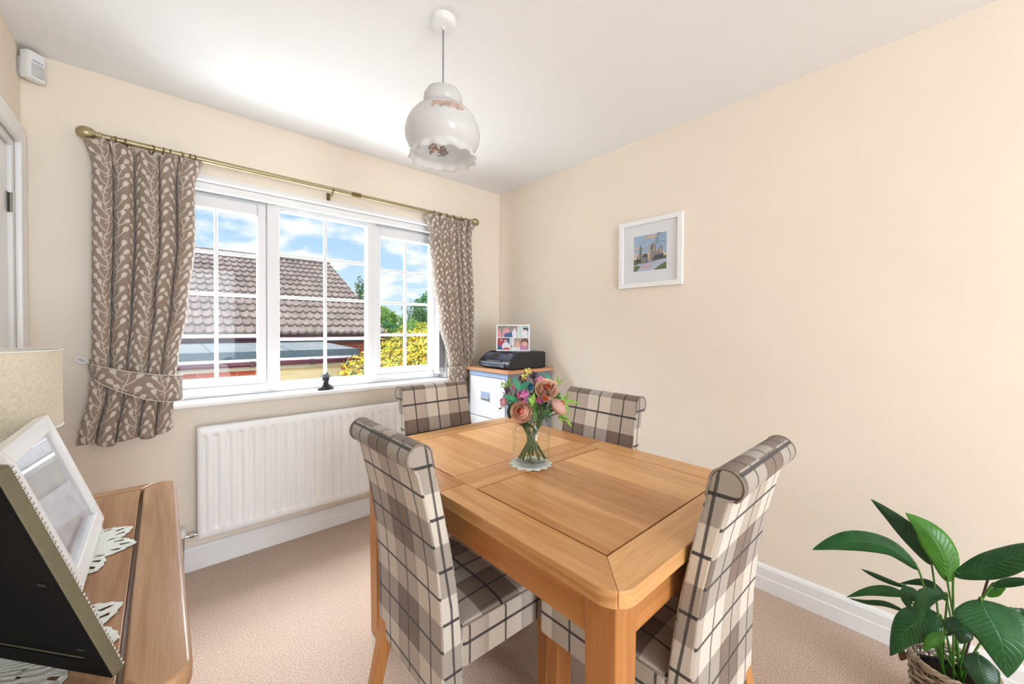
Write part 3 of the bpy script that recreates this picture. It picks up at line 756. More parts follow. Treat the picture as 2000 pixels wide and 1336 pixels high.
curL, ptL = curtain('curtain', 'wide taupe curtain with cream sprig pattern tied back beside the door', [(0, -0.222), (0.10, -0.222), (0.55, -0.225), (0.74, -0.226), (0.82, -0.235), (1, -0.272)],
        [(0, 0.128), (0.10, 0.126), (0.3, 0.128), (0.55, 0.098), (0.74, 0.062), (0.82, 0.050), (1, 0.036)], [(0, 0.034), (0.1, 0.048), (0.5, 0.056), (0.74, 0.038), (0.8, 0.036), (1, 0.050)],
        zl, lambda s: 0.742 + 0.022 * s + 0.010 * math.sin(14 * s) - 0.014 * math.sin(PI * s), 5, 11, 0.055, [(0, PY), (0.5, PY - 0.005), (0.70, PY - 0.012), (1, PY - 0.022)])
curR, ptR = curtain('curtain', 'narrow taupe curtain with cream sprig pattern tied back beside the filing cabinet', [(0, 1.440), (0.10, 1.455), (0.30, 1.475), (0.55, 1.530), (0.76, 1.602), (0.84, 1.628), (1, 1.668)],
        [(0, 1.805), (0.10, 1.800), (0.4, 1.815), (0.76, 1.812), (0.84, 1.800), (1, 1.785)], [(0, 0.034), (0.1, 0.036), (0.5, 0.044), (0.76, 0.030), (0.82, 0.028), (1, 0.034)],
        lambda s: 2.070 + 0.006 * math.sin(9 * s), lambda s: 0.690 - 0.02 * s, 6, 23, 0.06, [(0, PY), (0.5, PY - 0.005), (0.70, PY - 0.012), (1, PY - 0.014)])

plain('piping_cream', (226, 216, 202), 0.9)
def tieback(label, path, wtab, hook):
    """band of cloth: path of (x, y, z_mid) ; wtab half widths"""
    tb = thing('curtain_tieback', label, 'tieback', (0, 0, 0))
    pts = catmull(path, 8); n_ = len(pts) - 1
    def hw(k):
        q = k * (len(wtab) - 1); i = min(int(q), len(wtab) - 2); return wtab[i] + (wtab[i + 1] - wtab[i]) * (q - i)
    def fn(a, b):
        p = pts[round(a * n_)]; h = hw(a)
        return (p.x, p.y - 0.004 * math.sin(PI * b), p.z + (b - 0.5) * 2 * h)
    Ls = sum((pts[i + 1] - pts[i]).length for i in range(n_))
    o = MB().grid(n_, 6, fn, lambda a, b: (0.02 + a * Ls, fn(a, b)[2])).obj('band', 'sprig_fabric', tb, smooth=True)
    o.modifiers.new('solid', 'SOLIDIFY').thickness = 0.004
    for b in (0.0, 1.0):
        MB().tube([Vector(fn(k / n_, b)) + Vector((0, -0.002, 0)) for k in range(n_ + 1)], 0.0019, 6).obj('piping', 'piping_cream', tb, smooth=True)
    return tb
tieback('crescent shaped tieback of sprig cloth around the wide curtain beside the door', [(-0.228, YW - 0.050, 1.082), (-0.236, YW - 0.100, 1.068), (-0.180, YW - 0.166, 1.035), (-0.060, YW - 0.180, 0.985), (0.030, YW - 0.168, 0.965), (0.072, YW - 0.125, 0.960), (0.075, YW - 0.085, 0.962)],
        [0.010, 0.022, 0.040, 0.058, 0.062, 0.060, 0.056], None)
tieback('slanting tieback of sprig cloth around the narrow curtain beside the filing cabinet', [(1.600, YW - 0.075, 0.905), (1.596, YW - 0.115, 0.905), (1.640, YW - 0.150, 0.905), (1.720, YW - 0.152, 0.940), (1.795, YW - 0.130, 1.000), (1.822, YW - 0.080, 1.040), (1.820, YW - 0.030, 1.050)],
        [0.050, 0.055, 0.056, 0.050, 0.036, 0.020, 0.010], None)
def wall_hook(x, z, label):
    h = thing('tieback_hook', label, 'hook', (x, YW, z))
    MB().lathe([(0, 0.006), (0.012, 0.006), (0.014, 0.0), (0, 0)], 16).obj('rose_plate', 'brass', h, (0, -0.0005, 0), rot=(PI / 2, 0, 0), smooth=True)
    MB().tube(catmull([(0, -0.004, 0), (0, -0.045, 0), (0.0, -0.060, 0.008), (0.0, -0.056, 0.020)], 5), 0.0036, 8).obj('hook_arm', 'brass', h, smooth=True)
wall_hook(-0.236, 1.088, 'brass tieback hook on the wall beside the wide curtain')
wall_hook(1.826, 1.058, 'brass tieback hook on the wall beside the narrow curtain')
lp = MB().tube([(-0.262 + 0.016 * math.cos(a), YW - 0.052, 1.104 + 0.012 * math.sin(a) - 0.4 * 0.016 * math.cos(a)) for a in [2 * PI * k / 16 for k in range(16)]], 0.0042, 8, closed=True)
lp.tube([(-0.248, YW - 0.052, 1.099), (-0.228, YW - 0.052, 1.088)], 0.004, 8)
tag(lp.obj('tieback_ring', 'paper_white', smooth=True), 'small cream loop at the end of the tieback beside the door', 'loop')

# ---------------------------------------------------------------- pendant lamp
pn = thing('pendant_lamp', 'white ceiling pendant with frilled opal glass shade and flower transfers', 'lamp', (0.786, 1.270, ZC))
pn.scale = (0.93, 0.93, 0.975)
MB().lathe([(0, -0.030), (0.030, -0.030), (0.046, -0.026), (0.050, -0.018), (0.050, 0.0)], 32).obj('ceiling_rose', 'plastic_white', pn, smooth=True)
MB().lathe([(0, -0.040), (0.007, -0.040), (0.009, -0.030)], 12).obj('cord_grip', 'plastic_white', pn, smooth=True)
MB().tube([(0, 0, -0.285), (0, 0, -0.036)], 0.0034, 8).obj('cord', 'cord_grey', pn, smooth=True)
MB().lathe([(0.004, -0.262), (0.016, -0.272), (0.019, -0.30), (0.019, -0.345), (0.015, -0.36), (0, -0.36)], 16).obj('lampholder', 'plastic_white', pn, smooth=True)
MB().ball((0, 0, -0.40), 0.028, 14, 10, sc=(1, 1, 1.35)).obj('bulb', 'plastic_white', pn, smooth=True)
prof = [(0.010, -0.262), (0.040, -0.266), (0.062, -0.276), (0.072, -0.292), (0.074, -0.306), (0.068, -0.322), (0.066, -0.328), (0.080, -0.338), (0.104, -0.354), (0.126, -0.378), (0.140, -0.405), (0.146, -0.432),
        (0.144, -0.456), (0.136, -0.476), (0.124, -0.490), (0.118, -0.497), (0.119, -0.505), (0.124, -0.516), (0.130, -0.526)]
def frill(i, a):
    k = max(0, i - 15) / 3.0
    return (k * 0.007 * math.sin(13 * a), -k * 0.006 * abs(math.sin(6.5 * a)))
sh = MB().lathe(prof, 104, wob=frill).obj('lamp_shade', 'opal_glass', pn, smooth=True)
sh.modifiers.new('solid', 'SOLIDIFY').thickness = 0.0022
# flower transfers on the shade
def rad_at(z):
    for (r0, z0), (r1, z1) in zip(prof, prof[1:]):
        if z0 >= z >= z1: return r0 + (r1 - r0) * (z0 - z) / (z0 - z1)
    return 0.1
for nm, cols in (('transfer_rose', (214, 176, 156)), ('transfer_leaf', (176, 160, 144)), ('transfer_grey', (176, 170, 166))): plain(nm, cols, 0.4, vary=0.2, vscale=200)
az_cam = math.atan2(-1.270, -0.786)
def transfer(name, az0, z0, n, spread, zs_, mats, seed, inner=False):
    rn = random.Random(seed); mb = MB()
    for k in range(n):
        f = rn.uniform(-1, 1); a0 = az0 + f * spread; zc = z0 + rn.uniform(-1, 1) * zs_ + 0.25 * zs_ * f; ln = rn.uniform(0.004, 0.011); wd = ln * rn.uniform(0.3, 0.9); th = rn.uniform(0, 6.28)
        off = -0.0032 if inner else 0.0040
        pts = []
        for q in range(6):
            e_ = 2 * PI * q / 6; du, dz = ln * math.cos(e_) * math.cos(th) - wd * math.sin(e_) * math.sin(th), ln * math.cos(e_) * math.sin(th) + wd * math.sin(e_) * math.cos(th)
            z_ = zc + dz; r_ = rad_at(z_) + off; a_ = a0 + du / max(r_, 0.03); pts.append((r_ * math.cos(a_), r_ * math.sin(a_), z_))
        i0 = mb.add(pts); mb.face([i0 + q for q in range(6)], mi=rn.randrange(len(mats)))
    return tag(mb.obj(name, mats, sh), kind='stuff')
transfer('flower_transfer', az_cam + 0.12, -0.386, 60, 0.42, 0.014, ['transfer_rose', 'transfer_leaf', 'transfer_rose'], 3)
transfer('flower_transfer', az_cam + PI + 0.15, -0.440, 40, 0.28, 0.022, ['transfer_grey', 'transfer_rose', 'transfer_leaf'], 5, True)

# ---------------------------------------------------------------- framed picture on the right wall
pc = thing('framed_picture', 'white framed picture of a ruined abbey hanging on the cream wall', 'picture', (XR, 1.190, 1.505))
pc.rotation_euler = (0, 0, -PI / 2)          # local: x to the right as seen from the room (towards -Y), -y into the room
PW, PH, fwid = 0.402, 0.404, 0.028
mb = MB()
o_, i_ = [(-PW / 2, 0), (PW / 2, 0), (PW / 2, PH), (-PW / 2, PH)], [(-PW / 2 + fwid, fwid), (PW / 2 - fwid, fwid), (PW / 2 - fwid, PH - fwid), (-PW / 2 + fwid, PH - fwid)]
for k in range(4):
    j = (k + 1) % 4; MB().extrude([o_[k], o_[j], i_[j], i_[k]], lambda a, b: (a, -0.002, b), lambda a, b: (a, -0.026, b)).obj('frame_rail', 'white_gloss', pc, bevel=0.0015)
box('mount', (-PW / 2 + fwid - 0.004, -0.010, fwid - 0.004), (PW / 2 - fwid + 0.004, -0.006, PH - fwid + 0.004), 'paper_white', pc)
for nm, c in (('art_sky', (170, 196, 226)), ('art_sky_low', (214, 206, 206)), ('art_cloud', (222, 200, 178)), ('art_glow', (240, 220, 186)), ('art_path', (196, 206, 228)), ('art_grass', (104, 128, 76)), ('art_dark', (66, 68, 72)), ('art_stone', (150, 148, 150)), ('art_stone_light', (196, 182, 160)), ('art_hedge', (112, 104, 92)), ('art_roof', (80, 90, 100)), ('art_pink', (214, 188, 200))):
    plain(nm, c, 0.5, vary=0.12, vscale=60)
AM = ['art_sky', 'art_sky_low', 'art_cloud', 'art_glow', 'art_path', 'art_grass', 'art_dark', 'art_stone', 'art_stone_light', 'art_hedge', 'art_roof', 'art_pink']
aw, ah, ax0, az0 = 0.208, 0.212, -0.104, 0.098
mb = MB(); lay = [0]
def art(poly, mi):
    lay[0] += 1; y = -0.0104 - lay[0] * 0.00005; i0 = mb.add([(ax0 + a * aw, y, az0 + b * ah) for a, b in poly]); mb.face([i0 + k for k in range(len(poly))], mi=mi)
art([(0, 0), (1, 0), (1, 1), (0, 1)], 0); art([(0, .28), (1, .28), (1, .46), (.6, .56), (.3, .50), (0, .56)], 1); art([(0, .28), (1, .28), (1, .42), (.5, .48), (.2, .36), (0, .40)], 3)
art([(.30, .90), (.62, .88), (.78, .93), (.55, .97), (.42, .96)], 2); art([(0, .62), (.22, .64), (.3, .68), (.1, .70), (0, .69)], 2)
art([(0, .26), (.2, .26), (.2, .33), (.1, .35), (0, .33)], 9); art([(.88, .28), (1, .28), (1, .38), (.9, .34)], 9)
art([(0, 0), (1, 0), (1, .26), (.8, .27), (.5, .22), (.28, .20), (0, .25)], 4); art([(.2, .06), (.5, .08), (.62, .14), (.4, .17), (.25, .12)], 11)
art([(0, 0), (.12, .02), (.20, .10), (.19, .15), (.08, .17), (0, .15)], 5); art([(.62, 0), (1, 0), (1, .20), (.86, .14)], 5); art([(0, .18), (.12, .20), (.2, .24), (0, .27)], 5)
art([(.20, .20), (.46, .22), (.46, .40), (.42, .48), (.30, .48), (.24, .38)], 7); art([(.26, .36), (.44, .38), (.43, .48), (.31, .48)], 10); art([(.38, .22), (.41, .22), (.41, .33), (.385, .34)], 6)
art([(.48, .23), (.90, .27), (.90, .40), (.70, .42), (.50, .38)], 7); art([(.48, .24), (.56, .26), (.56, .70), (.52, .73), (.48, .66)], 8); art([(.53, .28), (.70, .30), (.71, .46), (.68, .60), (.66, .72), (.60, .75), (.54, .72)], 7)
art([(.70, .34), (.88, .36), (.88, .62), (.84, .66), (.78, .60), (.74, .52), (.71, .48)], 7); art([(.60, .52), (.65, .52), (.65, .62), (.61, .64)], 8); art([(.80, .46), (.85, .47), (.85, .58), (.81, .58)], 8)
art([(.58, .26), (.92, .30), (.92, .42), (.66, .40)], 10); art([(.55, .56), (.58, .58), (.58, .70), (.55, .68)], 6)
for x0, tp, wd in ((.21, .76, .012), (.17, .56, .008), (.25, .66, .008), (.13, .44, .02)):
    art([(x0 - wd, .22), (x0 + wd, .22), (x0 + wd * .3, tp), (x0 - wd * .3, tp)], 6)
rn = random.Random(4)
for k in range(16):
    x0, z0 = .21 + rn.uniform(-.02, .02), rn.uniform(.40, .68); dx, dz = rn.uniform(-.10, .10), rn.uniform(.05, .14); art([(x0, z0), (x0 + .008, z0), (x0 + dx, z0 + dz)], 6)
for k in range(18):
    x0, z0 = rn.uniform(.72, 1.0), rn.uniform(.72, 1.0); dx, dz = rn.uniform(-.16, -.02), rn.uniform(-.08, .06); art([(x0, z0), (x0, z0 + .012), (max(.5, x0 + dx), min(.99, z0 + dz))], 6)
mb.obj('print', AM, pc)
box('glazing', (-PW / 2 + fwid - 0.003, -0.0150, fwid - 0.003), (PW / 2 - fwid + 0.003, -0.0138, PH - fwid + 0.003), 'picture_glass', pc)
# ---------------------------------------------------------------- dining table
TZ = 0.770
tab = thing('dining_table', 'oak extending dining table with framed panel top and square legs', 'table', (1.012, 0.998, 0))
hx, hy, rc = 0.404, 0.614, 0.055
def arc(cx, cy, r, a0, a1, n=7): return [(cx + r * math.cos(a0 + (a1 - a0) * k / n), cy + r * math.sin(a0 + (a1 - a0) * k / n)) for k in range(n + 1)]
bw, g = 0.096, 0.0004
tt, tb_ = TZ, TZ - 0.036
for sy in (-1, 1):                                    # two leaves meeting at the middle
    def P(poly): 
        q = [(x, y * sy) for x, y in poly]
        return q if sy > 0 else q[::-1]
    # written for the far leaf (y > 0)
    c45 = [(hx - rc + rc * math.cos(PI / 4), hy - rc + rc * math.sin(PI / 4))]
    right = [(hx - bw, 0.0006), (hx, 0.0006)] + arc(hx - rc, hy - rc, rc, 0, PI / 4) + [(hx - bw, hy - bw)]
    left = [(-x, y) for x, y in reversed(right)]
    end = [(-(hx - bw), hy - bw + g), (hx - bw, hy - bw + g)] + [(x - g * 0.5, y + g * 0.5) for x, y in arc(hx - rc, hy - rc, rc, PI / 4, PI / 2)] + [(-x + g * 0.5, y + g * 0.5) for x, y in reversed(arc(hx - rc, hy - rc, rc, PI / 4, PI / 2))]
    MB().prism(P(right), tb_, tt).obj('frame_board', 'oak_y', tab, bevel=0.003, seg=3)
    MB().prism(P(left), tb_, tt).obj('frame_board', 'oak_y', tab, bevel=0.003, seg=3)
    MB().prism(P(end), tb_, tt).obj('frame_board', 'oak_x', tab, bevel=0.003, seg=3)
    cw = 0.052 if sy < 0 else 0.072
    MB().prism(P([(-(hx - bw) + g, 0.0008), (hx - bw - g, 0.0008), (hx - bw - g, cw), (-(hx - bw) + g, cw)]), tb_ + 0.01, tt).obj('cross_board', 'oak_x', tab, bevel=0.0012)
    x0, x1 = -(hx - bw) + 0.0045, hx - bw - 0.0045; y0, y1 = cw + 0.0045, hy - bw - 0.0035; npk = 6
    ed = [x0 + (x1 - x0) * k / npk + (random.uniform(-0.012, 0.012) if 0 < k < npk else 0) for k in range(npk + 1)]
    for k in range(npk):
        MB().prism(P([(ed[k] + 0.0002, y0), (ed[k + 1] - 0.0002, y0), (ed[k + 1] - 0.0002, y1), (ed[k] + 0.0002, y1)]), tb_ + 0.012, tt - 0.0012).obj('plank', 'oak_y', tab)
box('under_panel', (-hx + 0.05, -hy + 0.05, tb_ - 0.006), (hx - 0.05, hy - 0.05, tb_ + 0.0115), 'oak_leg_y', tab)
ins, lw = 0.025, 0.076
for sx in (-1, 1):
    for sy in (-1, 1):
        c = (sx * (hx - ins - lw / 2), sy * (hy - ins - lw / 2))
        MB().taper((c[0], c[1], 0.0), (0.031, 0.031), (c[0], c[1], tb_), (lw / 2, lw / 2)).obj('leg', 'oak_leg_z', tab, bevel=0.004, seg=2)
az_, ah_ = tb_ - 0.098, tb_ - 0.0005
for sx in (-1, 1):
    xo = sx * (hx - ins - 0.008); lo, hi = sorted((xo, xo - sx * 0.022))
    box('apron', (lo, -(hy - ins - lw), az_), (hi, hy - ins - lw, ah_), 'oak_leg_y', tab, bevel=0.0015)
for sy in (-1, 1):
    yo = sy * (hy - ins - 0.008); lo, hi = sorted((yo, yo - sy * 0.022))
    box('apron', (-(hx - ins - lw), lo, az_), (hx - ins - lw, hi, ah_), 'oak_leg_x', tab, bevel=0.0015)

# ---------------------------------------------------------------- upholstered scroll-back chair (local: +y forward, origin under the back)
def make_chair():
    c = thing('dining_chair', '', 'chair', (0, 0, 0))
    rear = [(0.004, 0.245), (0.001, 0.33), (0.000, 0.42), (-0.003, 0.52), (-0.012, 0.62), (-0.024, 0.70), (-0.040, 0.78), (-0.054, 0.84), (-0.064, 0.880), (-0.069, 0.898)]
    rc_, rr = (-0.060, 0.933), 0.0355
    roll = [(rc_[0] + rr * math.cos(a), rc_[1] + rr * math.sin(a)) for a in [math.radians(q) for q in range(-120, -375, -15)]]
    front = [(-0.018, 0.900), (-0.006, 0.855), (0.004, 0.81), (0.014, 0.76), (0.028, 0.69), (0.041, 0.61), (0.052, 0.53), (0.060, 0.455), (0.066, 0.36), (0.066, 0.29), (0.060, 0.245)]
    loop = rear + roll + front
    def W(z): return 0.200 - 0.010 * max(0.0, min(1.0, (z - 0.45) / 0.5))
    s_ = [0.245]
    for a, b in zip(loop, loop[1:]): s_.append(s_[-1] + math.hypot(b[0] - a[0], b[1] - a[1]))
    # front v should equal height near the top: shift the front part
    mb = MB(); n = len(loop)
    L = mb.add([(-W(z), d, z) for d, z in loop]); R = mb.add([(W(z), d, z) for d, z in loop])
    ir = len(rear) + 8
    def V(i): return s_[i] if i < ir else 0.968 + (s_[ir] - s_[i])
    for i in range(n - 1):
        va, vb = V(i), V(i + 1)
        if i + 1 == ir: vb = s_[ir]
        uo = 0.11 if i < ir else 0.0                  # the cloth of the back panel is cut from another stripe
        mb.face([L + i, L + i + 1, R + i + 1, R + i], [(uo - W(loop[i][1]), va), (uo - W(loop[i + 1][1]), vb), (uo + W(loop[i + 1][1]), vb), (uo + W(loop[i][1]), va)])
    mb.face([L + n - 1, L, R, R + n - 1], [(0, 0)] * 4)
    def du(d, z):
        return d - (-0.045 + 0.085 * max(0, min(1, (0.95 - z) / 0.5)))
    mb.face([L + i for i in reversed(range(n))], [(du(*loop[i]) * 1.0, loop[i][1] + 0.07) for i in reversed(range(n))])
    mb.face([R + i for i in range(n)], [(du(*loop[i]) * 1.0, loop[i][1] + 0.07) for i in range(n)])
    # fix orientation: normals outward
    bk = mb.obj('backrest', 'plaid', c, bevel=0.009, seg=3)
    for sgn in (-1, 1):
        MB().tube([(sgn * (W(z) - 0.001), d + (rc_[0] - d) * 0.02, z + (rc_[1] - z) * 0.02) for d, z in roll + [front[0]]], 0.0022, 6).obj('piping', 'seam_piping', bk, smooth=True)
    # seat
    y0, y1, z0, z1 = 0.058, 0.448, 0.352, 0.462
    def top(a, b):
        x = (a - 0.5) * 2; y = b
        return z1 + 0.016 * (1 - x ** 4) * (1 - (2 * y - 1) ** 4)
    def sw(b): return 0.202 + 0.010 * b
    N = 12; mb = MB()
    mb.grid(N, N, lambda a, b: ((a - 0.5) * 2 * sw(b), y0 + (y1 - y0) * b, top(a, b)), lambda a, b: ((a - 0.5) * 2 * sw(b), 0.28 + (y1 - y0) * b))
    def side(f0, f1, uvf):
        mb.grid(N, 3, lambda a, b: tuple(Vector(f0(a)).lerp(Vector(f1(a)), b)), uvf)
    side(lambda a: (-sw(1 - a), y0 + (y1 - y0) * (1 - a), z0), lambda a: (-sw(1 - a), y0 + (y1 - y0) * (1 - a), top(0, 1 - a)), lambda a, b: (0.10 + (1 - a) * 0.39, 0.50 + b * 0.11))
    side(lambda a: (sw(a), y0 + (y1 - y0) * a, z0), lambda a: (sw(a), y0 + (y1 - y0) * a, top(1, a)), lambda a, b: (0.10 + a * 0.39, 0.50 + b * 0.11))
    side(lambda a: ((a - 0.5) * 2 * -sw(1), y1, z0), lambda a: ((a - 0.5) * 2 * -sw(1), y1, top(1 - a, 1)), lambda a, b: ((a - 0.5) * -0.42, 0.67 + (1 - b) * 0.11))
    side(lambda a: ((a - 0.5) * 2 * sw(0), y0, z0), lambda a: ((a - 0.5) * 2 * sw(0), y0, top(a, 0)), lambda a, b: ((a - 0.5) * 0.4, b * 0.11))
    mb.grid(1, 1, lambda a, b: ((0.5 - a) * 2 * sw(b), y0 + (y1 - y0) * b, z0), lambda a, b: (0, 0))
    me = mb.mesh('seat', 'plaid', True)
    import bmesh
    bm = bmesh.new(); bm.from_mesh(me); bmesh.ops.remove_doubles(bm, verts=bm.verts, dist=1e-5); bm.to_mesh(me); bm.free()
    st = link('seat', me, c, bevel=0.016, seg=4)
    for sgn in (-1, 1):
        MB().tube([(sgn * (sw(b) - 0.004), y0 + (y1 - y0) * b, top(0, b) - 0.004) for b in [k / 10 for k in range(11)]], 0.0022, 6).obj('piping', 'seam_piping', st, smooth=True)
    for sgn in (-1, 1):
        MB().taper((sgn * 0.172, 0.412, 0.0), (0.017, 0.017), (sgn * 0.172, 0.412, z0 + 0.02), (0.022, 0.022)).obj('leg', 'oak_leg_z', c, bevel=0.003)
        MB().taper((sgn * 0.170, -0.045, 0.0), (0.017, 0.017), (sgn * 0.168, 0.034, 0.36), (0.021, 0.021)).obj('leg', 'oak_leg_z', c, bevel=0.003)
    return c
chair0 = make_chair()
spots = [((0.530, 1.050), -PI / 2, 'plaid scroll-back dining chair at the table side towards the sideboard'),
         ((1.045, 1.718), PI, 'plaid scroll-back dining chair at the table end beneath the window'),
         ((1.450, 1.052), PI / 2, 'plaid scroll-back dining chair at the table side towards the picture wall'),
         ((1.050, 0.360), 0.0, 'plaid scroll-back dining chair at the table end opposite the window')]
for k, ((x, y), rz, lab) in enumerate(spots):
    o = chair0 if k == 0 else copy_tree(chair0)
    o.location = (x, y, 0); o.rotation_euler = (0, 0, rz); tag(o, lab, 'chair', 'plaid dining chairs around the table')

# ---------------------------------------------------------------- sideboard against the left wall
SZ = 0.800
SX0, SX1, SY0, SY1 = XL + 0.022, 0.030, 0.655, 1.540
sbd = thing('sideboard', 'oak sideboard with framed panel top against the wall', 'sideboard', (0, 0, 0))
rc = 0.035
def smi(poly): return poly
fwid, ew = 0.070, 0.042
tz0 = SZ - 0.030
right = [(SX1 - fwid, SY0 + ew), (SX1 - fwid + ew * 0.65, SY0)] + arc(SX1 - rc, SY0 + rc, rc, -PI / 2, 0) + arc(SX1 - rc, SY1 - rc, rc, 0, PI / 2) + [(SX1 - fwid + ew * 0.65, SY1), (SX1 - fwid, SY1 - ew)]
MB().prism(right, tz0, SZ).obj('top_frame_board', 'oak_worn_y', sbd, bevel=0.007, seg=4)
MB().prism([(SX0, SY1 - ew + 0.001), (SX1 - fwid - 0.001, SY1 - ew + 0.001), (SX1 - fwid + ew * 0.65 - 0.001, SY1), (SX0, SY1)], tz0, SZ).obj('top_frame_board', 'oak_worn_x', sbd, bevel=0.005, seg=3)
MB().prism([(SX0, SY0), (SX1 - fwid + ew * 0.65 - 0.001, SY0), (SX1 - fwid - 0.001, SY0 + ew - 0.001), (SX0, SY0 + ew - 0.001)], tz0, SZ).obj('top_frame_board', 'oak_worn_x', sbd, bevel=0.005, seg=3)
ex = [SX0, -0.33, -0.235, -0.135, SX1 - fwid - 0.006]
for a, b in zip(ex, ex[1:]): box('top_plank', (a + 0.0002, SY0 + ew + 0.002, tz0 + 0.005), (b - 0.0002, SY1 - ew - 0.002, SZ - 0.0015), 'oak_worn_y', sbd, bevel=0.0012)
box('top_backing', (SX0 + 0.01, SY0 + 0.02, tz0 - 0.012), (SX1 - 0.06, SY1 - 0.02, tz0 + 0.0045), 'oak_worn_y', sbd)
bx1 = SX1 - 0.030
box('body', (SX0 + 0.002, SY0 + 0.022, 0.075), (bx1 - 0.020, SY1 - 0.022, tz0 - 0.012), 'oak_worn_y', sbd, bevel=0.002)
ym = (SY0 + SY1) / 2
for a, b in ((SY0 + 0.05, ym - 0.004), (ym + 0.004, SY1 - 0.05)):
    dr = box('door', (bx1 - 0.0195, a, 0.11), (bx1, b, 0.57), 'oak_worn_z', sbd, bevel=0.003)
    box('door_panel', (bx1, a + 0.06, 0.17), (bx1 + 0.004, b - 0.06, 0.51), 'oak_worn_z', dr, bevel=0.003)
    yk = b - 0.03 if b < ym else a + 0.03
    MB().tube([(bx1, yk, 0.36), (bx1 + 0.022, yk, 0.36)], [0.007, 0.014], 12).obj('knob', 'steel_dark', dr, auto=0.7)
    dw = box('drawer', (bx1 - 0.0195, a, 0.58), (bx1, b, 0.745), 'oak_worn_y', sbd, bevel=0.003)
    MB().tube([(bx1, (a + b) / 2, 0.66), (bx1 + 0.022, (a + b) / 2, 0.66)], [0.007, 0.014], 12).obj('knob', 'steel_dark', dw, auto=0.7)
for x in (SX0 + 0.032, bx1 - 0.05):
    for y in (SY0 + 0.052, SY1 - 0.052): MB().taper((x, y, 0), (0.024, 0.024), (x, y, 0.076), (0.028, 0.028)).obj('foot', 'oak_worn_z', sbd, bevel=0.002)

# ---------------------------------------------------------------- doilies on the sideboard
def doily(label, x, y, r, pts_n, z, seed, rot=0.0, th=0.002, loops=False):
    rn = random.Random(seed); mb = MB(); K = pts_n * 12
    def R(a, f):
        q = (a * pts_n / (2 * PI)) % 1.0; sp = 1 - abs(q - 0.5) * 2
        return r * (0.80 + 0.20 * sp ** (0.8 if not loops else 0.5)) * f * (1 + 0.012 * math.sin(a * pts_n * 5))
    rings_ = [0.0001, 0.3, 0.34, 0.55, 0.6, 0.78, 0.84, 0.94, 1.0]
    top = []
    for j, f in enumerate(rings_):
        top.append(mb.add([(R(2 * PI * k / K, f) * math.cos(2 * PI * k / K + rot), R(2 * PI * k / K, f) * math.sin(2 * PI * k / K + rot), th * (0.6 + 0.4 * ((j + k) % 2)) if f < 1 else th * 0.3) for k in range(K)]))
    for j, (a, b) in enumerate(zip(top, top[1:])):
        for k in range(K):
            if j in (3, 6) and (k % 3) == 0 and not loops: continue     # openwork holes
            q = (k + 1) % K; mb.face([a + k, a + q, b + q, b + k])
    o = mb.obj('doily', 'lace', None, (x, y, z)); 
    s_ = o.modifiers.new('solid', 'SOLIDIFY'); s_.thickness = 0.0008; s_.offset = 1
    return tag(o, label, 'doily')
doily('white lace doily with pointed edge under the white photo frame', -0.195, 1.165, 0.158, 10, SZ + 0.0002, 1, 0.1)
doily('white lace doily with pointed edge under the dark backed photo frame', -0.200, 0.845, 0.160, 10, SZ + 0.0012, 2, 0.02)

# ---------------------------------------------------------------- table lamp
lamp = thing('table_lamp', 'table lamp with natural linen drum shade on the sideboard', 'lamp', (-0.298, 1.402, SZ - 0.0012))
MB().lathe([(0, 0), (0.062, 0), (0.064, 0.006), (0.058, 0.014), (0.030, 0.022), (0.022, 0.034), (0.034, 0.060), (0.046, 0.090), (0.044, 0.120), (0.026, 0.160), (0.016, 0.185), (0.014, 0.215), (0, 0.215)], 28).obj('base', 'linen_inside', lamp, smooth=True)
MB().lathe([(0.013, 0.21), (0.015, 0.215), (0.015, 0.262), (0, 0.262)], 14).obj('lampholder', 'brass', lamp, smooth=True)
MB().ball((0, 0, 0.30), 0.026, 12, 9, sc=(1, 1, 1.3)).obj('bulb', 'plastic_white', lamp, smooth=True)
r1 = 0.1225
shd = MB().lathe([(r1 - 0.001, 0.222), (r1, 0.222), (r1 - 0.001, 0.398), (r1 - 0.003, 0.398)], 64).obj('lamp_shade', 'linen', lamp, auto=0.7)
MB().lathe([(r1 - 0.0035, 0.397), (r1 - 0.0025, 0.223)], 64).obj('shade_lining', 'linen_inside', shd, smooth=True)
for zz in (0.3985, 0.2215): MB().tube([(r1 * math.cos(a) * 0.994, r1 * math.sin(a) * 0.994, zz) for a in [2 * PI * k / 64 for k in range(64)]], 0.0022, 6, closed=True).obj('rim', 'linen_inside', shd, smooth=True)
m = MB()
for k in range(3):
    a = 2 * PI * k / 3 + 0.4; m.tube([(0.015 * math.cos(a), 0.015 * math.sin(a), 0.262), (r1 * 0.985 * math.cos(a), r1 * 0.985 * math.sin(a), 0.394)], 0.0014, 5)
m.obj('shade_carrier', 'chrome', lamp)

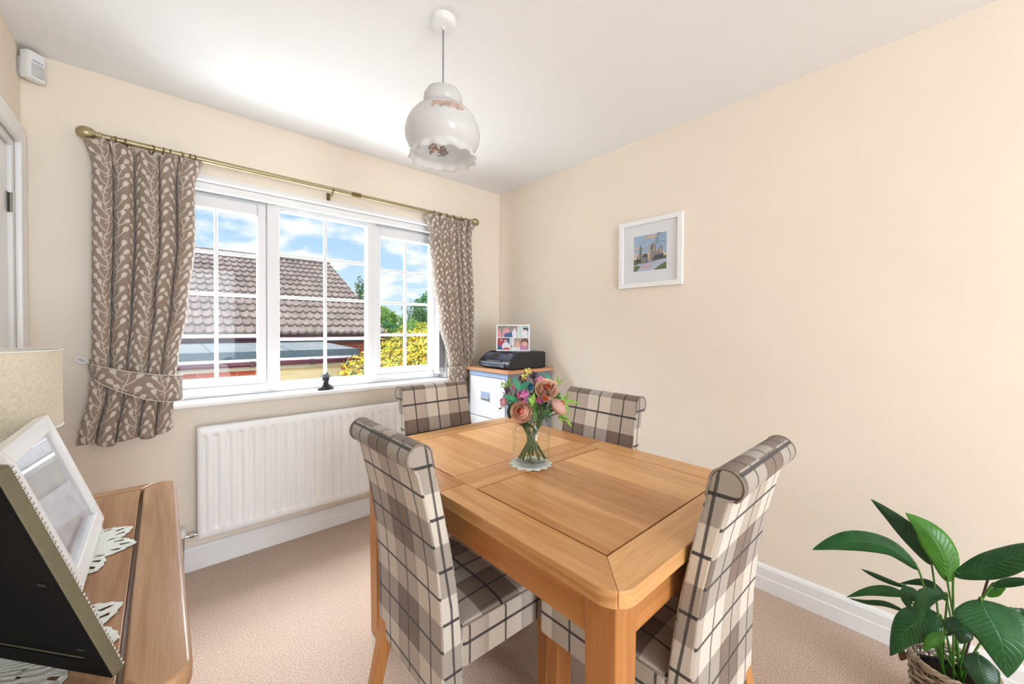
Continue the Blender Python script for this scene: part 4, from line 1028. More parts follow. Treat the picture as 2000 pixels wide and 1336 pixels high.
# ---------------------------------------------------------------- photo frames on the sideboard
def easel_frame(name, label, corner, ang, lean, Wd, Hh, fw_, depth, mats, glass, art_fn=None, bead=False):
    """corner = lower right corner of the front (as one looks at the front); ang = direction the front faces (azimuth)."""
    f = thing(name, label, 'photo frame', corner, ang + PI / 2)
    # local: front faces -y ; width runs along -x from the corner ; top leans to +y
    ca, sa = math.cos(lean), math.sin(lean)
    def T(x, y, z): return (x, y * ca + z * sa, -y * sa + z * ca + depth * sa * 0 + 0.0)
    lift = depth * sa
    def T2(x, y, z):
        p = T(x, y, z); return (p[0], p[1], p[2] + lift)
    o_ = [(-Wd, 0), (0, 0), (0, Hh), (-Wd, Hh)]; i_ = [(-Wd + fw_, fw_), (-fw_, fw_), (-fw_, Hh - fw_), (-Wd + fw_, Hh - fw_)]
    for k in range(4):
        j = (k + 1) % 4
        MB().extrude([o_[k], o_[j], i_[j], i_[k]], lambda a, b: T2(a, depth, b), lambda a, b: T2(a, 0.0, b)).obj('frame_rail', mats[0], f, bevel=0.002)
    s2 = fw_ * 0.55
    MB().extrude([(-Wd + s2, s2), (-s2, s2), (-s2, Hh - s2), (-Wd + s2, Hh - s2)], lambda a, b: T2(a, depth - 0.002, b), lambda a, b: T2(a, depth - 0.006, b)).obj('backing_board', mats[1], f)
    mb = MB(); iw, ih = Wd - 2 * fw_, Hh - 2 * fw_
    mb.extrude([(-Wd + fw_ - 0.002, fw_ - 0.002), (-fw_ + 0.002, fw_ - 0.002), (-fw_ + 0.002, Hh - fw_ + 0.002), (-Wd + fw_ - 0.002, Hh - fw_ + 0.002)], lambda a, b: T2(a, 0.0115, b), lambda a, b: T2(a, 0.0095, b))
    mb.obj('photograph', mats[2], f)
    MB().extrude([(-Wd + fw_ - 0.002, fw_ - 0.002), (-fw_ + 0.002, fw_ - 0.002), (-fw_ + 0.002, Hh - fw_ + 0.002), (-Wd + fw_ - 0.002, Hh - fw_ + 0.002)], lambda a, b: T2(a, 0.0085, b), lambda a, b: T2(a, 0.0070, b)).obj('glazing', glass, f)
    # easel strut: from two thirds up the back to the ground behind
    p0 = T2(-Wd / 2, depth, Hh * 0.62); foot = (p0[0], p0[1] + 0.085, 0.001)
    d = Vector(foot) - Vector(p0)
    st = MB().extrude([(-0.022, 0), (0.022, 0), (0.034, 1), (-0.034, 1)], lambda a, b: (p0[0] + a, p0[1] + d.y * b, p0[2] + d.z * b), lambda a, b: (p0[0] + a, p0[1] + d.y * b + 0.003, p0[2] + d.z * b))
    st.obj('strut', mats[1], f)
    if bead:
        mb = MB(); nb = int(Hh / 0.0075)
        for k in range(nb):
            z = (k + 0.5) * Hh / nb
            for x in (-0.0035, -Wd + 0.0035): mb.ball(T2(x, -0.0005, z), 0.0032, 6, 4)
        nb = int(Wd / 0.0075)
        for k in range(nb):
            x = -(k + 0.5) * Wd / nb
            for z in (0.0035, Hh - 0.0035): mb.ball(T2(x, -0.0005, z), 0.0032, 6, 4)
        tag(mb.obj('beading', 'chrome', f, smooth=True), kind='stuff')
    return f, T2
def photo_mat():
    m, t, b = newmat('photo_pale')
    n = noise(t, texco(t, 'Object'), 14, 4, 0.6)
    t.links.new(mixc(t, n.mad(2.6, -0.9, True), lin((222, 228, 240)), lin((176, 184, 202))), b.inputs['Base Color']); b.inputs['Roughness'].default_value = 0.3
photo_mat()
# white frame: far lower corner of the front at (-0.100, 1.300); faces +x
easel_frame('photo_frame', 'white photo frame with pale picture leaning on the sideboard beside the lamp', (-0.100, 1.300, SZ + 0.0022), 0.0, 0.32, 0.335, 0.266, 0.030, 0.022, ('white_gloss', 'frame_back', 'photo_pale'), 'picture_glass')
# dark backed frame: seen from behind
def rear_frame():
    ang = 0.68; lean = 0.33; Wd, Hh, fw_, dp = 0.280, 0.318, 0.028, 0.013
    # the corner we know is the lower LEFT one when looking at the front; width runs along +x locally
    f = thing('photo_frame', 'photo frame with black back, olive edge and beaded rim on the sideboard', 'photo frame', (-0.038, 0.716, SZ + 0.0032), ang + PI / 2)
    ca, sa = math.cos(lean), math.sin(lean); lift = dp * sa
    def T2(x, y, z): return (x, y * ca + z * sa, -y * sa + z * ca + lift)
    o_ = [(0, 0), (Wd, 0), (Wd, Hh), (0, Hh)]; i_ = [(fw_, fw_), (Wd - fw_, fw_), (Wd - fw_, Hh - fw_), (fw_, Hh - fw_)]
    for k in range(4):
        j = (k + 1) % 4; MB().extrude([o_[k], o_[j], i_[j], i_[k]], lambda a, b: T2(a, dp, b), lambda a, b: T2(a, 0.0, b)).obj('frame_rail', 'frame_olive', f, bevel=0.0015)
        s1 = 0.0012; o2 = [(s1, s1), (Wd - s1, s1), (Wd - s1, Hh - s1), (s1, Hh - s1)]
        MB().extrude([o2[k], o2[j], i_[j], i_[k]], lambda a, b: T2(a, dp + 0.0015, b), lambda a, b: T2(a, dp, b)).obj('back_edging', 'frame_back', f)
    MB().extrude([(fw_ - 0.004, fw_ - 0.004), (Wd - fw_ + 0.004, fw_ - 0.004), (Wd - fw_ + 0.004, Hh - fw_ + 0.004), (fw_ - 0.004, Hh - fw_ + 0.004)], lambda a, b: T2(a, dp - 0.002, b), lambda a, b: T2(a, dp - 0.006, b)).obj('backing_board', 'frame_back', f)
    MB().extrude([(fw_ - 0.004, fw_ - 0.004), (Wd - fw_ + 0.004, fw_ - 0.004), (Wd - fw_ + 0.004, Hh - fw_ + 0.004), (fw_ - 0.004, Hh - fw_ + 0.004)], lambda a, b: T2(a, 0.006, b), lambda a, b: T2(a, 0.004, b)).obj('photograph', 'photo_pale', f)
    p0 = T2(Wd / 2, dp - 0.003, Hh * 0.6); foot = (p0[0], p0[1] + 0.075, 0.001); d = Vector(foot) - Vector(p0)
    MB().extrude([(-0.03, 0), (0.03, 0), (0.045, 1), (-0.045, 1)], lambda a, b: (p0[0] + a, p0[1] + d.y * b, p0[2] + d.z * b), lambda a, b: (p0[0] + a, p0[1] + d.y * b + 0.003, p0[2] + d.z * b)).obj('strut', 'frame_back', f)
    for z in (0.05, 0.16, 0.27): MB().box((0, 0, 0), (0.012, 0.0015, 0.003)).obj('clip', 'black_plastic', f, T2(0.016, dp + 0.002, z))
    mb = MB(); nb = 46
    for k in range(nb):
        for x in (0.003, Wd - 0.003): mb.ball(T2(x, -0.0005, (k + 0.5) * Hh / nb), 0.0026, 6, 4)
    for k in range(40):
        for z in (0.003, Hh - 0.003): mb.ball(T2((k + 0.5) * Wd / 40, -0.0005, z), 0.0026, 6, 4)
    tag(mb.obj('beading', 'chrome', f, smooth=True), kind='stuff')
rear_frame()

# ---------------------------------------------------------------- filing cabinet in the corner
CA = 0.0
cab = thing('filing_cabinet', 'grey and white steel filing cabinet with wooden top in the corner', 'cabinet', (1.722, 1.962, 0), CA)
# local: +y along the drawer front (away from the camera), +x along the side into the corner
cw_, cd_, ct = 0.445, 0.438, 0.967
box('cabinet_top', (-0.012, -0.012, ct - 0.022), (cd_, cw_ + 0.022, ct), 'laminate_wood', cab, bevel=0.0015)
fr_ = MB(); z1_ = ct - 0.0222
fr_.box((0.0, 0.0, 0.0), (cd_ - 0.02, 0.018, z1_)); fr_.box((0.0, cw_ - 0.030, 0.0), (cd_ - 0.02, cw_ - 0.012, z1_)); fr_.box((0.0, 0.018, z1_ - 0.035), (cd_ - 0.02, cw_ - 0.030, z1_)); fr_.box((cd_ - 0.03, 0.018, 0.0), (cd_ - 0.02, cw_ - 0.030, z1_ - 0.035)); fr_.box((0.0, 0.018, 0.0), (cd_ - 0.03, cw_ - 0.030, 0.04))
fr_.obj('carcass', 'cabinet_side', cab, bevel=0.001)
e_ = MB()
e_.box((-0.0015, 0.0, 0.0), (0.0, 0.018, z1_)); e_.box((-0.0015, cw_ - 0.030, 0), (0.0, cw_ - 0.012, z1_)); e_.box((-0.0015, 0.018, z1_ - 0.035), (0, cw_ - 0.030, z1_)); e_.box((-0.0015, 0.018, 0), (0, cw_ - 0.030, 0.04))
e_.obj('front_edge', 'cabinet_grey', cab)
dh = (z1_ - 0.035 - 0.04) / 3
for k in range(3):
    za = 0.04 + k * dh; zb = za + dh - 0.004
    d = box('drawer', (-0.008, 0.021, za + 0.002), (0.40, cw_ - 0.033, zb), 'cabinet_white', cab, bevel=0.002)
    ymid = cw_ / 2 + 0.01; zh = za + dh * 0.42
    m = MB(); m.box((-0.0105, ymid - 0.050, zh), (-0.0085, ymid + 0.050, zh + 0.060)); m.obj('handle_plate', 'cabinet_grey', d, bevel=0.001)
    m = MB(); m.extrude([(zh + 0.004, -0.0110), (zh + 0.026, -0.0110), (zh + 0.012, -0.0200)], lambda a, b: (b, ymid - 0.045, a), lambda a, b: (b, ymid + 0.045, a)); m.obj('handle', 'cabinet_side', d)
    m = MB().tube([(-0.008, 0.05, zb - 0.03), (-0.011, 0.05, zb - 0.03)], 0.008, 12)
    if k == 2: m.obj('lock', 'chrome', d)

# ---------------------------------------------------------------- printer on the cabinet
pr_ = thing('printer', 'black inkjet printer on top of the filing cabinet', 'printer', (1.722, 1.962, ct), CA)
px0, px1, py0, py1, ph_ = 0.028, 0.388, 0.020, 0.365, 0.116
prof = [(px0 + 0.030, 0.004), (px1, 0.004), (px1, ph_ - 0.006), (px1 - 0.004, ph_), (px0 + 0.110, ph_), (px0 + 0.078, ph_ - 0.006), (px0 + 0.020, 0.066), (px0 + 0.004, 0.046), (px0, 0.034), (px0 + 0.004, 0.018), (px0 + 0.014, 0.008)]
MB().extrude(prof, lambda a, b: (a, py1, b), lambda a, b: (a, py0, b)).obj('body', 'black_plastic', pr_, bevel=0.006, seg=3)
# lid line and gloss front
box('scanner_lid', (px0 + 0.10, py0 + 0.012, ph_), (px1 - 0.008, py1 - 0.012, ph_ + 0.004), 'black_plastic', pr_, bevel=0.003)
def slope(a, off=0.0):                      # points on the slanted control panel, a 0 bottom .. 1 top
    p, q = Vector((px0 + 0.020, 0, 0.066)), Vector((px0 + 0.078, 0, ph_ - 0.006)); r = p.lerp(q, a); nrm = Vector((-(q - p).z, 0, (q - p).x)).normalized(); return r + nrm * off
def panel(y0, y1, a0, a1, o0, o1, name, mat, parent=None, bevel=0.0008):
    mb = MB(); pts = []
    for off in (o0, o1):
        for (y, a) in ((y0, a0), (y1, a0), (y1, a1), (y0, a1)): s = slope(a, off); pts.append((s.x, y, s.z))
    n = mb.add(pts)
    for q in ((0, 1, 2, 3), (7, 6, 5, 4), (0, 4, 5, 1), (1, 5, 6, 2), (2, 6, 7, 3), (3, 7, 4, 0)): mb.face([n + k for k in q])
    return mb.obj(name, mat, parent or pr_)
cp = panel(py0 + 0.02, py1 - 0.012, 0.02, 1.0, -0.001, 0.0012, 'control_panel', 'black_gloss')
panel(0.185, 0.262, 0.22, 0.86, 0.0012, 0.0022, 'screen_bezel', 'black_plastic', cp); panel(0.198, 0.249, 0.34, 0.78, 0.0022, 0.0026, 'screen', 'screen_black', cp)
panel(0.062, 0.092, 0.74, 0.86, 0.0012, 0.0016, 'wordmark', 'cord_grey', cp)
box('output_slot', (px0 + 0.006, 0.11, 0.048), (px0 + 0.05, 0.27, 0.064), 'screen_black', pr_)
tr_ = MB().extrude([(px0 - 0.002, 0.014), (px0 + 0.006, 0.012), (px0 + 0.006, 0.044), (px0 - 0.002, 0.042), (px0 - 0.005, 0.030)], lambda a, b: (a, py1 - 0.02, b), lambda a, b: (a, py0 + 0.05, b)).obj('paper_tray', 'black_gloss', pr_, bevel=0.002)
box('chrome_strip', (px0 - 0.004, py0 + 0.05, 0.0425), (px0 + 0.003, py1 - 0.03, 0.0455), 'chrome', pr_)
lb = box('badge', (px0 - 0.0062, 0.075, 0.018), (px0 - 0.0045, 0.095, 0.036), 'cord_grey', pr_)
box('badge_mark', (px0 - 0.0068, 0.081, 0.023), (px0 - 0.0060, 0.090, 0.031), 'black_plastic', lb)
for xx in (px0 + 0.05, px1 - 0.02):
    for yy in (py0 + 0.03, py1 - 0.03): MB().tube([(xx, yy, 0), (xx, yy, 0.006)], 0.01, 10).obj('rubber_foot', 'black_plastic', pr_)

# ---------------------------------------------------------------- collage photo frame on the printer
cf = thing('photo_frame', 'white collage frame with four family snapshots standing on the printer', 'photo frame', (1.900, 2.110, ct + ph_ + 0.0045), math.radians(-42))
# local: front faces -y, x to the right
fW, fH, ln_ = 0.244, 0.194, 0.16
def T3(x, y, z): return (x, y * math.cos(ln_) + z * math.sin(ln_), -y * math.sin(ln_) + z * math.cos(ln_) + 0.014 * math.sin(ln_))
def flat(poly, y0, y1, name, mat, par=None, bevel=0): return MB().extrude(poly, lambda a, b: T3(a - fW / 2, y0, b), lambda a, b: T3(a - fW / 2, y1, b)).obj(name, mat, par or cf, bevel=bevel)
r4 = lambda x0, z0, x1, z1: [(x0, z0), (x1, z0), (x1, z1), (x0, z1)]
b_w = 0.009
flat(r4(0, 0, fW, b_w), 0.014, 0.0, 'frame_rail', 'white_gloss', bevel=0.001); flat(r4(0, fH - b_w, fW, fH), 0.014, 0.0, 'frame_rail', 'white_gloss', bevel=0.001)
flat(r4(0, b_w, b_w, fH - b_w), 0.014, 0.0, 'frame_rail', 'white_gloss', bevel=0.001); flat(r4(fW - b_w, b_w, fW, fH - b_w), 0.014, 0.0, 'frame_rail', 'white_gloss', bevel=0.001)
hm = 0.096
flat(r4(b_w, hm, fW - b_w, hm + 0.005), 0.012, 0.001, 'divider', 'white_gloss'); flat(r4(0.154, hm + 0.005, 0.159, fH - b_w), 0.012, 0.001, 'divider', 'white_gloss'); flat(r4(0.098, b_w, 0.103, hm), 0.012, 0.001, 'divider', 'white_gloss')
flat(r4(0.003, 0.003, fW - 0.003, fH - 0.003), 0.0135, 0.0125, 'backing_board', 'cabinet_side')
p0 = T3(0, 0.014, fH * 0.7); MB().extrude([(-0.02, 0), (0.02, 0), (0.025, 1), (-0.025, 1)], lambda a, b: (a, p0[1] + 0.04 * b, p0[2] * (1 - b) + 0.001), lambda a, b: (a, p0[1] + 0.04 * b + 0.002, p0[2] * (1 - b) + 0.001)).obj('strut', 'cabinet_side', cf)
for nm, c in (('snap_grey', (150, 146, 146)), ('snap_pink', (226, 158, 170)), ('snap_red', (196, 70, 90)), ('snap_blue', (70, 100, 150)), ('snap_white', (232, 232, 240)), ('snap_skin', (228, 178, 156)), ('snap_hair', (110, 82, 66)), ('snap_dark', (40, 48, 60)), ('snap_mint', (206, 226, 220)), ('snap_mauve', (198, 130, 180)), ('snap_tan', (176, 156, 140))): plain(nm, c, 0.35, vary=0.15, vscale=90)
SN = ['snap_grey', 'snap_pink', 'snap_red', 'snap_blue', 'snap_white', 'snap_skin', 'snap_hair', 'snap_dark', 'snap_mint', 'snap_mauve', 'snap_tan']
def snap(x0, z0, x1, z1, bg_, blobs):
    mb = MB(); ly = 0.0108
    def put(poly, mi):
        nonlocal ly
        ly -= 0.00012; i0 = mb.add([T3(a - fW / 2, ly, b) for a, b in poly]); mb.face([i0 + k for k in range(len(poly))], mi=mi)
    put(r4(x0, z0, x1, z1), bg_)
    for (cx, cz, rx, rz, mi) in blobs:
        poly = [(min(x1, max(x0, x0 + (x1 - x0) * (cx + rx * math.cos(2 * PI * k / 14)))), min(z1, max(z0, z0 + (z1 - z0) * (cz + rz * math.sin(2 * PI * k / 14))))) for k in range(14)]; put(poly, mi)
    mb.obj('snapshot', SN, cf)
snap(0.009, hm + 0.005, 0.154, fH - b_w, 0, [(.08, .2, .12, .45, 1), (.08, .68, .05, .1, 5), (.35, .3, .12, .35, 1), (.33, .72, .05, .1, 5), (.55, .15, .22, .35, 3), (.48, .58, .14, .2, 1), (.48, .82, .05, .1, 5), (.86, .3, .13, .42, 4), (.88, .78, .06, .12, 5)])
snap(0.159, hm + 0.005, fW - b_w, fH - b_w, 8, [(.72, .75, .16, .14, 7), (.9, .72, .1, .14, 3), (.62, .35, .28, .42, 4), (.62, .68, .1, .14, 5), (.6, .78, .12, .08, 7)])
snap(0.009, b_w, 0.098, hm, 3, [(.1, .7, .18, .3, 2), (.3, .6, .18, .3, 2), (.3, .85, .1, .1, 5), (.7, .3, .34, .36, 4), (.65, .78, .12, .14, 5), (.6, .9, .14, .08, 2), (.75, .08, .3, .12, 2)])
snap(0.103, b_w, fW - b_w, hm, 10, [(.12, .8, .1, .5, 4), (.35, .1, .32, .25, 4), (.38, .45, .14, .26, 5), (.78, .1, .26, .3, 9), (.78, .68, .2, .3, 6), (.78, .5, .15, .24, 5), (.62, .3, .1, .14, 9)])
# ---------------------------------------------------------------- jar of artificial flowers on the table
JX, JY = 0.982, 0.991
doily('small round white crochet mat under the flower jar on the table', JX, JY, 0.079, 14, TZ + 0.0002, 5, 0.0, 0.004, True)
JZ = TZ + 0.0046
jar = thing('glass_jar', 'clear glass jar holding the artificial bouquet on the table', 'jar', (JX, JY, JZ))
jp = [(0.0, 0.0), (0.058, 0.0), (0.0645, 0.004), (0.066, 0.012), (0.066, 0.112), (0.064, 0.122), (0.058, 0.129), (0.0555, 0.133), (0.0555, 0.160), (0.058, 0.165), (0.0555, 0.1675),
      (0.0525, 0.166), (0.0522, 0.134), (0.0545, 0.126), (0.0605, 0.118), (0.0625, 0.11), (0.0625, 0.018), (0.060, 0.013), (0.0, 0.011)]
MB().lathe(jp, 56).obj('jar_body', 'jar_glass', jar, smooth=True)

# --- flower meshes (local: +z is the facing direction of the flower head)
def petal(mb, R, az, span, ht, mi, curl, close, seed=0):
    """cupped petal wrapping round the axis: R radius, span half angle, ht height, close: how far the top leans in"""
    rn = random.Random(seed); tw = rn.uniform(-0.2, 0.2); hj = rn.uniform(0.92, 1.06)
    def fn(a, b):
        q = (a - 0.5) * 2
        edge = 1 - 0.20 * q * q * b                               # rounded top
        ph = az + q * span * (0.45 + 0.55 * math.sin(PI * 0.5 * min(1, b * 1.6))) + tw * b
        r = R * (0.28 + 0.72 * math.sin(PI * close * b)) + curl * R * max(0, b - 0.74) * 2.0 * (1 + 0.3 * q * q)
        z = ht * hj * (b * edge) - curl * ht * 0.9 * max(0, b - 0.82)
        return (r * math.cos(ph), r * math.sin(ph), z)
    mb.grid(7, 8, fn, mi=mi)
def rose_mesh(name, R, outer, mid, core, n_layers=7, openness=1.0, seed=0):
    mb = MB(); rn = random.Random(seed)
    mb.ball((0, 0, R * 0.85), R * 0.17, 8, 6, 2, (1, 1, 2.2))
    for L in range(n_layers):
        k = (L + 1) / n_layers; n = (3, 3, 4, 4, 5, 5, 6)[L]
        for q in range(n):
            petal(mb, R * (0.10 + 0.90 * k), 2 * PI * q / n + L * 0.9 + rn.uniform(-.2, .2), 1.30 - 0.42 * k, R * (1.36 - 0.46 * k * k) * rn.uniform(0.93, 1.05), 2 if L < 2 else (1 if L < n_layers - 2 else 0), 0.28 * openness * max(0, k - 0.25), 0.90 - 0.30 * k * openness, rn.random())
    return mb.mesh(name, [outer, mid, core], True)
def align(o, d): o.rotation_euler = Vector(d).to_track_quat('Z', 'Y').to_euler()
TOCAM = (Vector((0, 0, 1.2532)) - Vector((JX, JY, 0.98))).normalized()
def at_jar(u, v, near=0.0):                   # point through a pixel on the upright plane through the jar, moved towards the camera
    d = ray(u, v); t = (Vector((JX, JY, 0)).dot(_F)) / d.dot(_F); return CAM + d * t + TOCAM * near
rnS = random.Random(99)
def stem_path(head, k):
    """from a spot on the bottom of the jar, across to the other side of its neck, then to the head"""
    h = Vector(head); dxy = Vector((h.x - JX, h.y - JY)); rn = random.Random(k * 13 + 1)
    a = math.atan2(dxy.y, dxy.x) if dxy.length > 0.025 else k * 2.399
    a += rn.uniform(-0.3, 0.3); rnk = 0.040 * rn.uniform(0.75, 1.0); bft = a + PI + rn.uniform(-0.8, 0.8); rf = rn.uniform(0.030, 0.054)
    neck = Vector((JX + rnk * math.cos(a), JY + rnk * math.sin(a), JZ + 0.150)); foot = Vector((JX + rf * math.cos(bft), JY + rf * math.sin(bft), JZ + 0.0145))
    return [foot, foot.lerp(neck, 0.5), neck, neck.lerp(h, 0.5) + Vector((0, 0, 0.004)), h]
def leaf_mb(mb, base, d, L, Wd, up=(0, 0, 1), mi=0, fold=0.25, droop=0.2, n=6):
    base, d, up = Vector(base), Vector(d).normalized(), Vector(up)
    s = d.cross(up); s = s.normalized() if s.length > 1e-4 else d.orthogonal().normalized(); nn = s.cross(d).normalized()
    def fn(a, b):
        w_ = Wd * math.sin(PI * min(1, b * 0.98 + 0.01)) ** 0.8 * (1.15 - 0.5 * b); x = (a - 0.5) * 2 * w_
        return tuple(base + d * (L * b) + s * x + nn * (fold * abs(x) - droop * L * b * b))
    mb.grid(2, n, fn, lambda a, b: (b, (a - 0.5) * 2), mi=mi)
def spray(name, label, cat, u, v, near, k):
    h = at_jar(u, v, near); t = thing(name, label, cat, tuple(h)); p = stem_path(h, k)
    MB().tube([q - h for q in catmull(p, 5)], 0.0021, 6).obj('stem', 'stem_green', t, smooth=True)
    return t, h
def rose(label, u, v, R, near, facing, outer, mid, core, k, openness=1.0, leafs=2):
    t, h = spray('artificial_rose', label, 'flower', u, v, near, k)
    o = link('rose_head', rose_mesh('rose_head', R, outer, mid, core, 7, openness, k), t, tuple(-Vector(facing).normalized() * R * 0.6)); align(o, facing)
    mb = MB(); rn = random.Random(k)
    for q in range(leafs):
        a = rn.uniform(0, 6.28); leaf_mb(mb, Vector((0, 0, -R * 1.1)), (math.cos(a), math.sin(a), -0.2), R * 1.5, R * 0.5)
    if leafs: mb.obj('rose_leaf', 'leaf_dark', t, smooth=True)
    return t
C3 = Vector(TOCAM); RT = Vector(_R)
rose('large peach artificial rose facing outwards low in the bouquet', 1020, 804, 0.036, 0.055, C3 * 0.9 - RT * 0.25 + Vector((0, 0, 0.15)), 'petal_peach', 'petal_peach', 'petal_core', 1, 1.0)
rose('pale peach artificial rose bud turned to the picture wall', 1089, 794, 0.034, 0.035, C3 * 0.2 + RT * 0.6 + Vector((0, 0, 0.55)), 'petal_pale', 'petal_pale', 'petal_core', 2, 0.6)
rose('open cream artificial rose with orange heart high in the bouquet', 1066, 762, 0.036, 0.045, C3 * 0.8 + RT * 0.1 + Vector((0, 0, 0.45)), 'petal_cream', 'petal_peach', 'petal_orange', 3, 1.2)
rose('small pink artificial rose on the window side of the bouquet', 985, 783, 0.022, -0.005, -RT * 0.8 + Vector((0, 0, 0.3)), 'petal_pink', 'petal_pink', 'petal_core', 4, 0.8, 1)
rose('tiny orange artificial rosebud below the open cream rose', 1064, 778, 0.014, 0.078, C3 + Vector((0, 0, -0.1)), 'petal_pale', 'petal_orange', 'petal_orange', 5, 0.7, 0)
# blossoms: clusters of small florets
def floret(mb, c, d, r, mi):
    c, d = Vector(c), Vector(d).normalized(); x = d.orthogonal().normalized(); y = d.cross(x)
    ctr = mb.add([tuple(c)])
    for q in range(5):
        a = 2 * PI * q / 5; e1, e2, e3 = (a - 0.5, a, a + 0.5)
        i = mb.add([tuple(c + (x * math.cos(e1) + y * math.sin(e1)) * r * 0.7 + d * r * .2), tuple(c + (x * math.cos(e2) + y * math.sin(e2)) * r + d * r * .35), tuple(c + (x * math.cos(e3) + y * math.sin(e3)) * r * 0.7 + d * r * .2)])
        mb.face([ctr, i, i + 1, i + 2], mi=mi)
def blossom(label, u, v, near, R, n, mats, k, fr=0.006):
    t, h = spray('blossom_sprig', label, 'flower', u, v, near, k); mb = MB(); tw = MB(); rn = random.Random(k * 7)
    for q in range(n):
        d = Vector((rn.gauss(0, 1), rn.gauss(0, 1), rn.gauss(0.5, 1))).normalized(); c = d * R * rn.uniform(0.5, 1.0)
        floret(mb, c, d + TOCAM * 0.5, fr * rn.uniform(0.8, 1.3), rn.randrange(len(mats)))
        if q % 3 == 0: tw.tube([(0, 0, -R * 0.6), tuple(c * 0.5), tuple(c)], 0.0006, 4)
    mb.obj('florets', mats, t); tw.obj('twigs', 'stem_green', t)
    tag(t.children[1], kind='stuff')
blossom('magenta blossom cluster above the large peach rose', 1022, 774, 0.045, 0.021, 60, ['blossom_magenta', 'blossom_pink', 'blossom_magenta'], 11)
blossom('magenta blossom cluster under the open cream rose', 1054, 784, 0.05, 0.015, 34, ['blossom_magenta', 'blossom_pink'], 12)
blossom('pink blossom cluster behind the open cream rose', 1056, 746, 0.015, 0.019, 46, ['blossom_pink', 'blossom_magenta', 'petal_pink'], 13)
blossom('pink blossom cluster beside the teal leaves', 1007, 756, 0.02, 0.013, 26, ['blossom_pink', 'petal_pink', 'blossom_magenta'], 14)
blossom('mauve blossom cluster under the yellow sprig', 1023, 744, 0.0, 0.016, 30, ['blossom_magenta', 'petal_pink', 'berry_purple'], 15)
blossom('pale pink blossom cluster beside the open cream rose', 1081, 752, 0.01, 0.014, 26, ['petal_pink', 'petal_pale'], 16)
# berry sprigs
def berries(label, u, v, near, R, n, mat, k, br=0.0032):
    t, h = spray('berry_sprig', label, 'flower', u, v, near, k); mb = MB(); tw = MB(); rn = random.Random(k * 5)
    for q in range(n):
        d = Vector((rn.gauss(0, 1), rn.gauss(0, 1), rn.gauss(0.6, 0.8))).normalized(); c = d * R * rn.uniform(0.5, 1.0)
        mb.ball(c, br * rn.uniform(0.7, 1.2), 6, 4); tw.tube([(0, 0, -R * 0.6), tuple(c * 0.6 + Vector((0, 0, -R * 0.1))), tuple(c)], 0.0006, 4)
    tag(mb.obj('berries', mat, t, smooth=True), kind='stuff'); tag(tw.obj('twigs', 'twig_dark', t), kind='stuff')
berries('purple berry sprig at the top of the bouquet', 1042, 736, 0.0, 0.020, 24, 'berry_purple', 21)
berries('purple berry sprig on the window side of the bouquet', 990, 766, 0.015, 0.017, 18, 'berry_purple', 22)
berries('dark berry twig over the open cream rose', 1070, 765, 0.085, 0.030, 18, 'berry_purple', 23, 0.0022)
berries('purple berry sprig beside the mauve blossom', 1020, 741, 0.01, 0.018, 16, 'berry_purple', 24)
berries('yellow bud sprig standing tallest in the bouquet', 1029, 728, 0.0, 0.019, 26, 'bud_yellow', 25, 0.0044)
berries('yellow bud sprig below the tallest one', 1024, 738, 0.02, 0.014, 16, 'bud_yellow', 26, 0.0040)
berries('yellow green bud sprig above the dark leaf', 1000, 781, 0.03, 0.016, 20, 'leaf_lime', 27, 0.0036)
# thistle
t, h = spray('artificial_thistle', 'teal blue artificial thistle in the middle of the bouquet', 'flower', 1036, 757, 0.045, 31)
mb = MB(); rn = random.Random(3)
for q in range(90):
    d = (Vector((rn.gauss(0, 1), rn.gauss(0, 1), rn.gauss(0, 1))) + Vector((0, 0, 0.8))).normalized(); mb.tube([tuple(d * 0.004), tuple(d * rn.uniform(0.012, 0.017))], [0.0009, 0.0003], 4)
tag(mb.obj('thistle_spikes', 'thistle_blue', t), kind='stuff'); MB().ball((0, 0, -0.004), 0.0085, 8, 6).obj('thistle_heart', 'thistle_blue', t, smooth=True)
# leaf sprays
def leaves(label, u, v, near, k, mat, specs, name='leaf_sprig'):
    """specs: list of (u, v, near) tips; leaf runs from the sprig point to the tip"""
    t, h = spray(name, label, 'foliage', u, v, near, k)
    for (tu, tv, tn, wd) in specs:
        tip = at_jar(tu, tv, tn); mb = MB(); d = tip - h; leaf_mb(mb, Vector((0, 0, 0)), d, d.length, d.length * wd, up=tuple(TOCAM * 0.8 + Vector((0, 0, 0.6))), droop=0.12)
        mb.obj('leaf', mat, t, smooth=True)
leaves('teal green leaves rising beside the pink blossom', 1016, 764, 0.05, 41, 'leaf_teal', [(1004, 738, 0.045, .24), (1034, 745, 0.055, .24), (1012, 750, 0.05, .2)])
leaves('teal green leaves at the back top of the bouquet', 1058, 748, -0.02, 42, 'leaf_teal', [(1057, 727, -0.02, .25), (1044, 744, -0.02, .25)])
leaves('teal green leaf arching over the top of the bouquet', 1078, 748, -0.03, 43, 'leaf_teal', [(1064, 726, -0.03, .22), (1094, 752, -0.03, .24)])
leaves('teal green leaves beside the small pink rose', 1012, 782, 0.045, 44, 'leaf_teal', [(984, 772, 0.045, .2), (990, 785, 0.045, .2)])
leaves('lime leaf sprig standing on the window side of the bouquet', 993, 757, 0.0, 45, 'leaf_lime', [(995, 735, 0.0, .13), (978, 744, 0.0, .10), (990, 742, 0.0, .12), (976, 755, 0.01, .10), (1001, 748, 0.0, .12)])
leaves('lime leaf sprig standing beside the teal arching leaf', 1086, 752, -0.01, 46, 'leaf_lime', [(1091, 733, -0.01, .13), (1103, 739, -0.01, .10), (1087, 741, 0.0, .14), (1097, 750, 0.0, .10)])
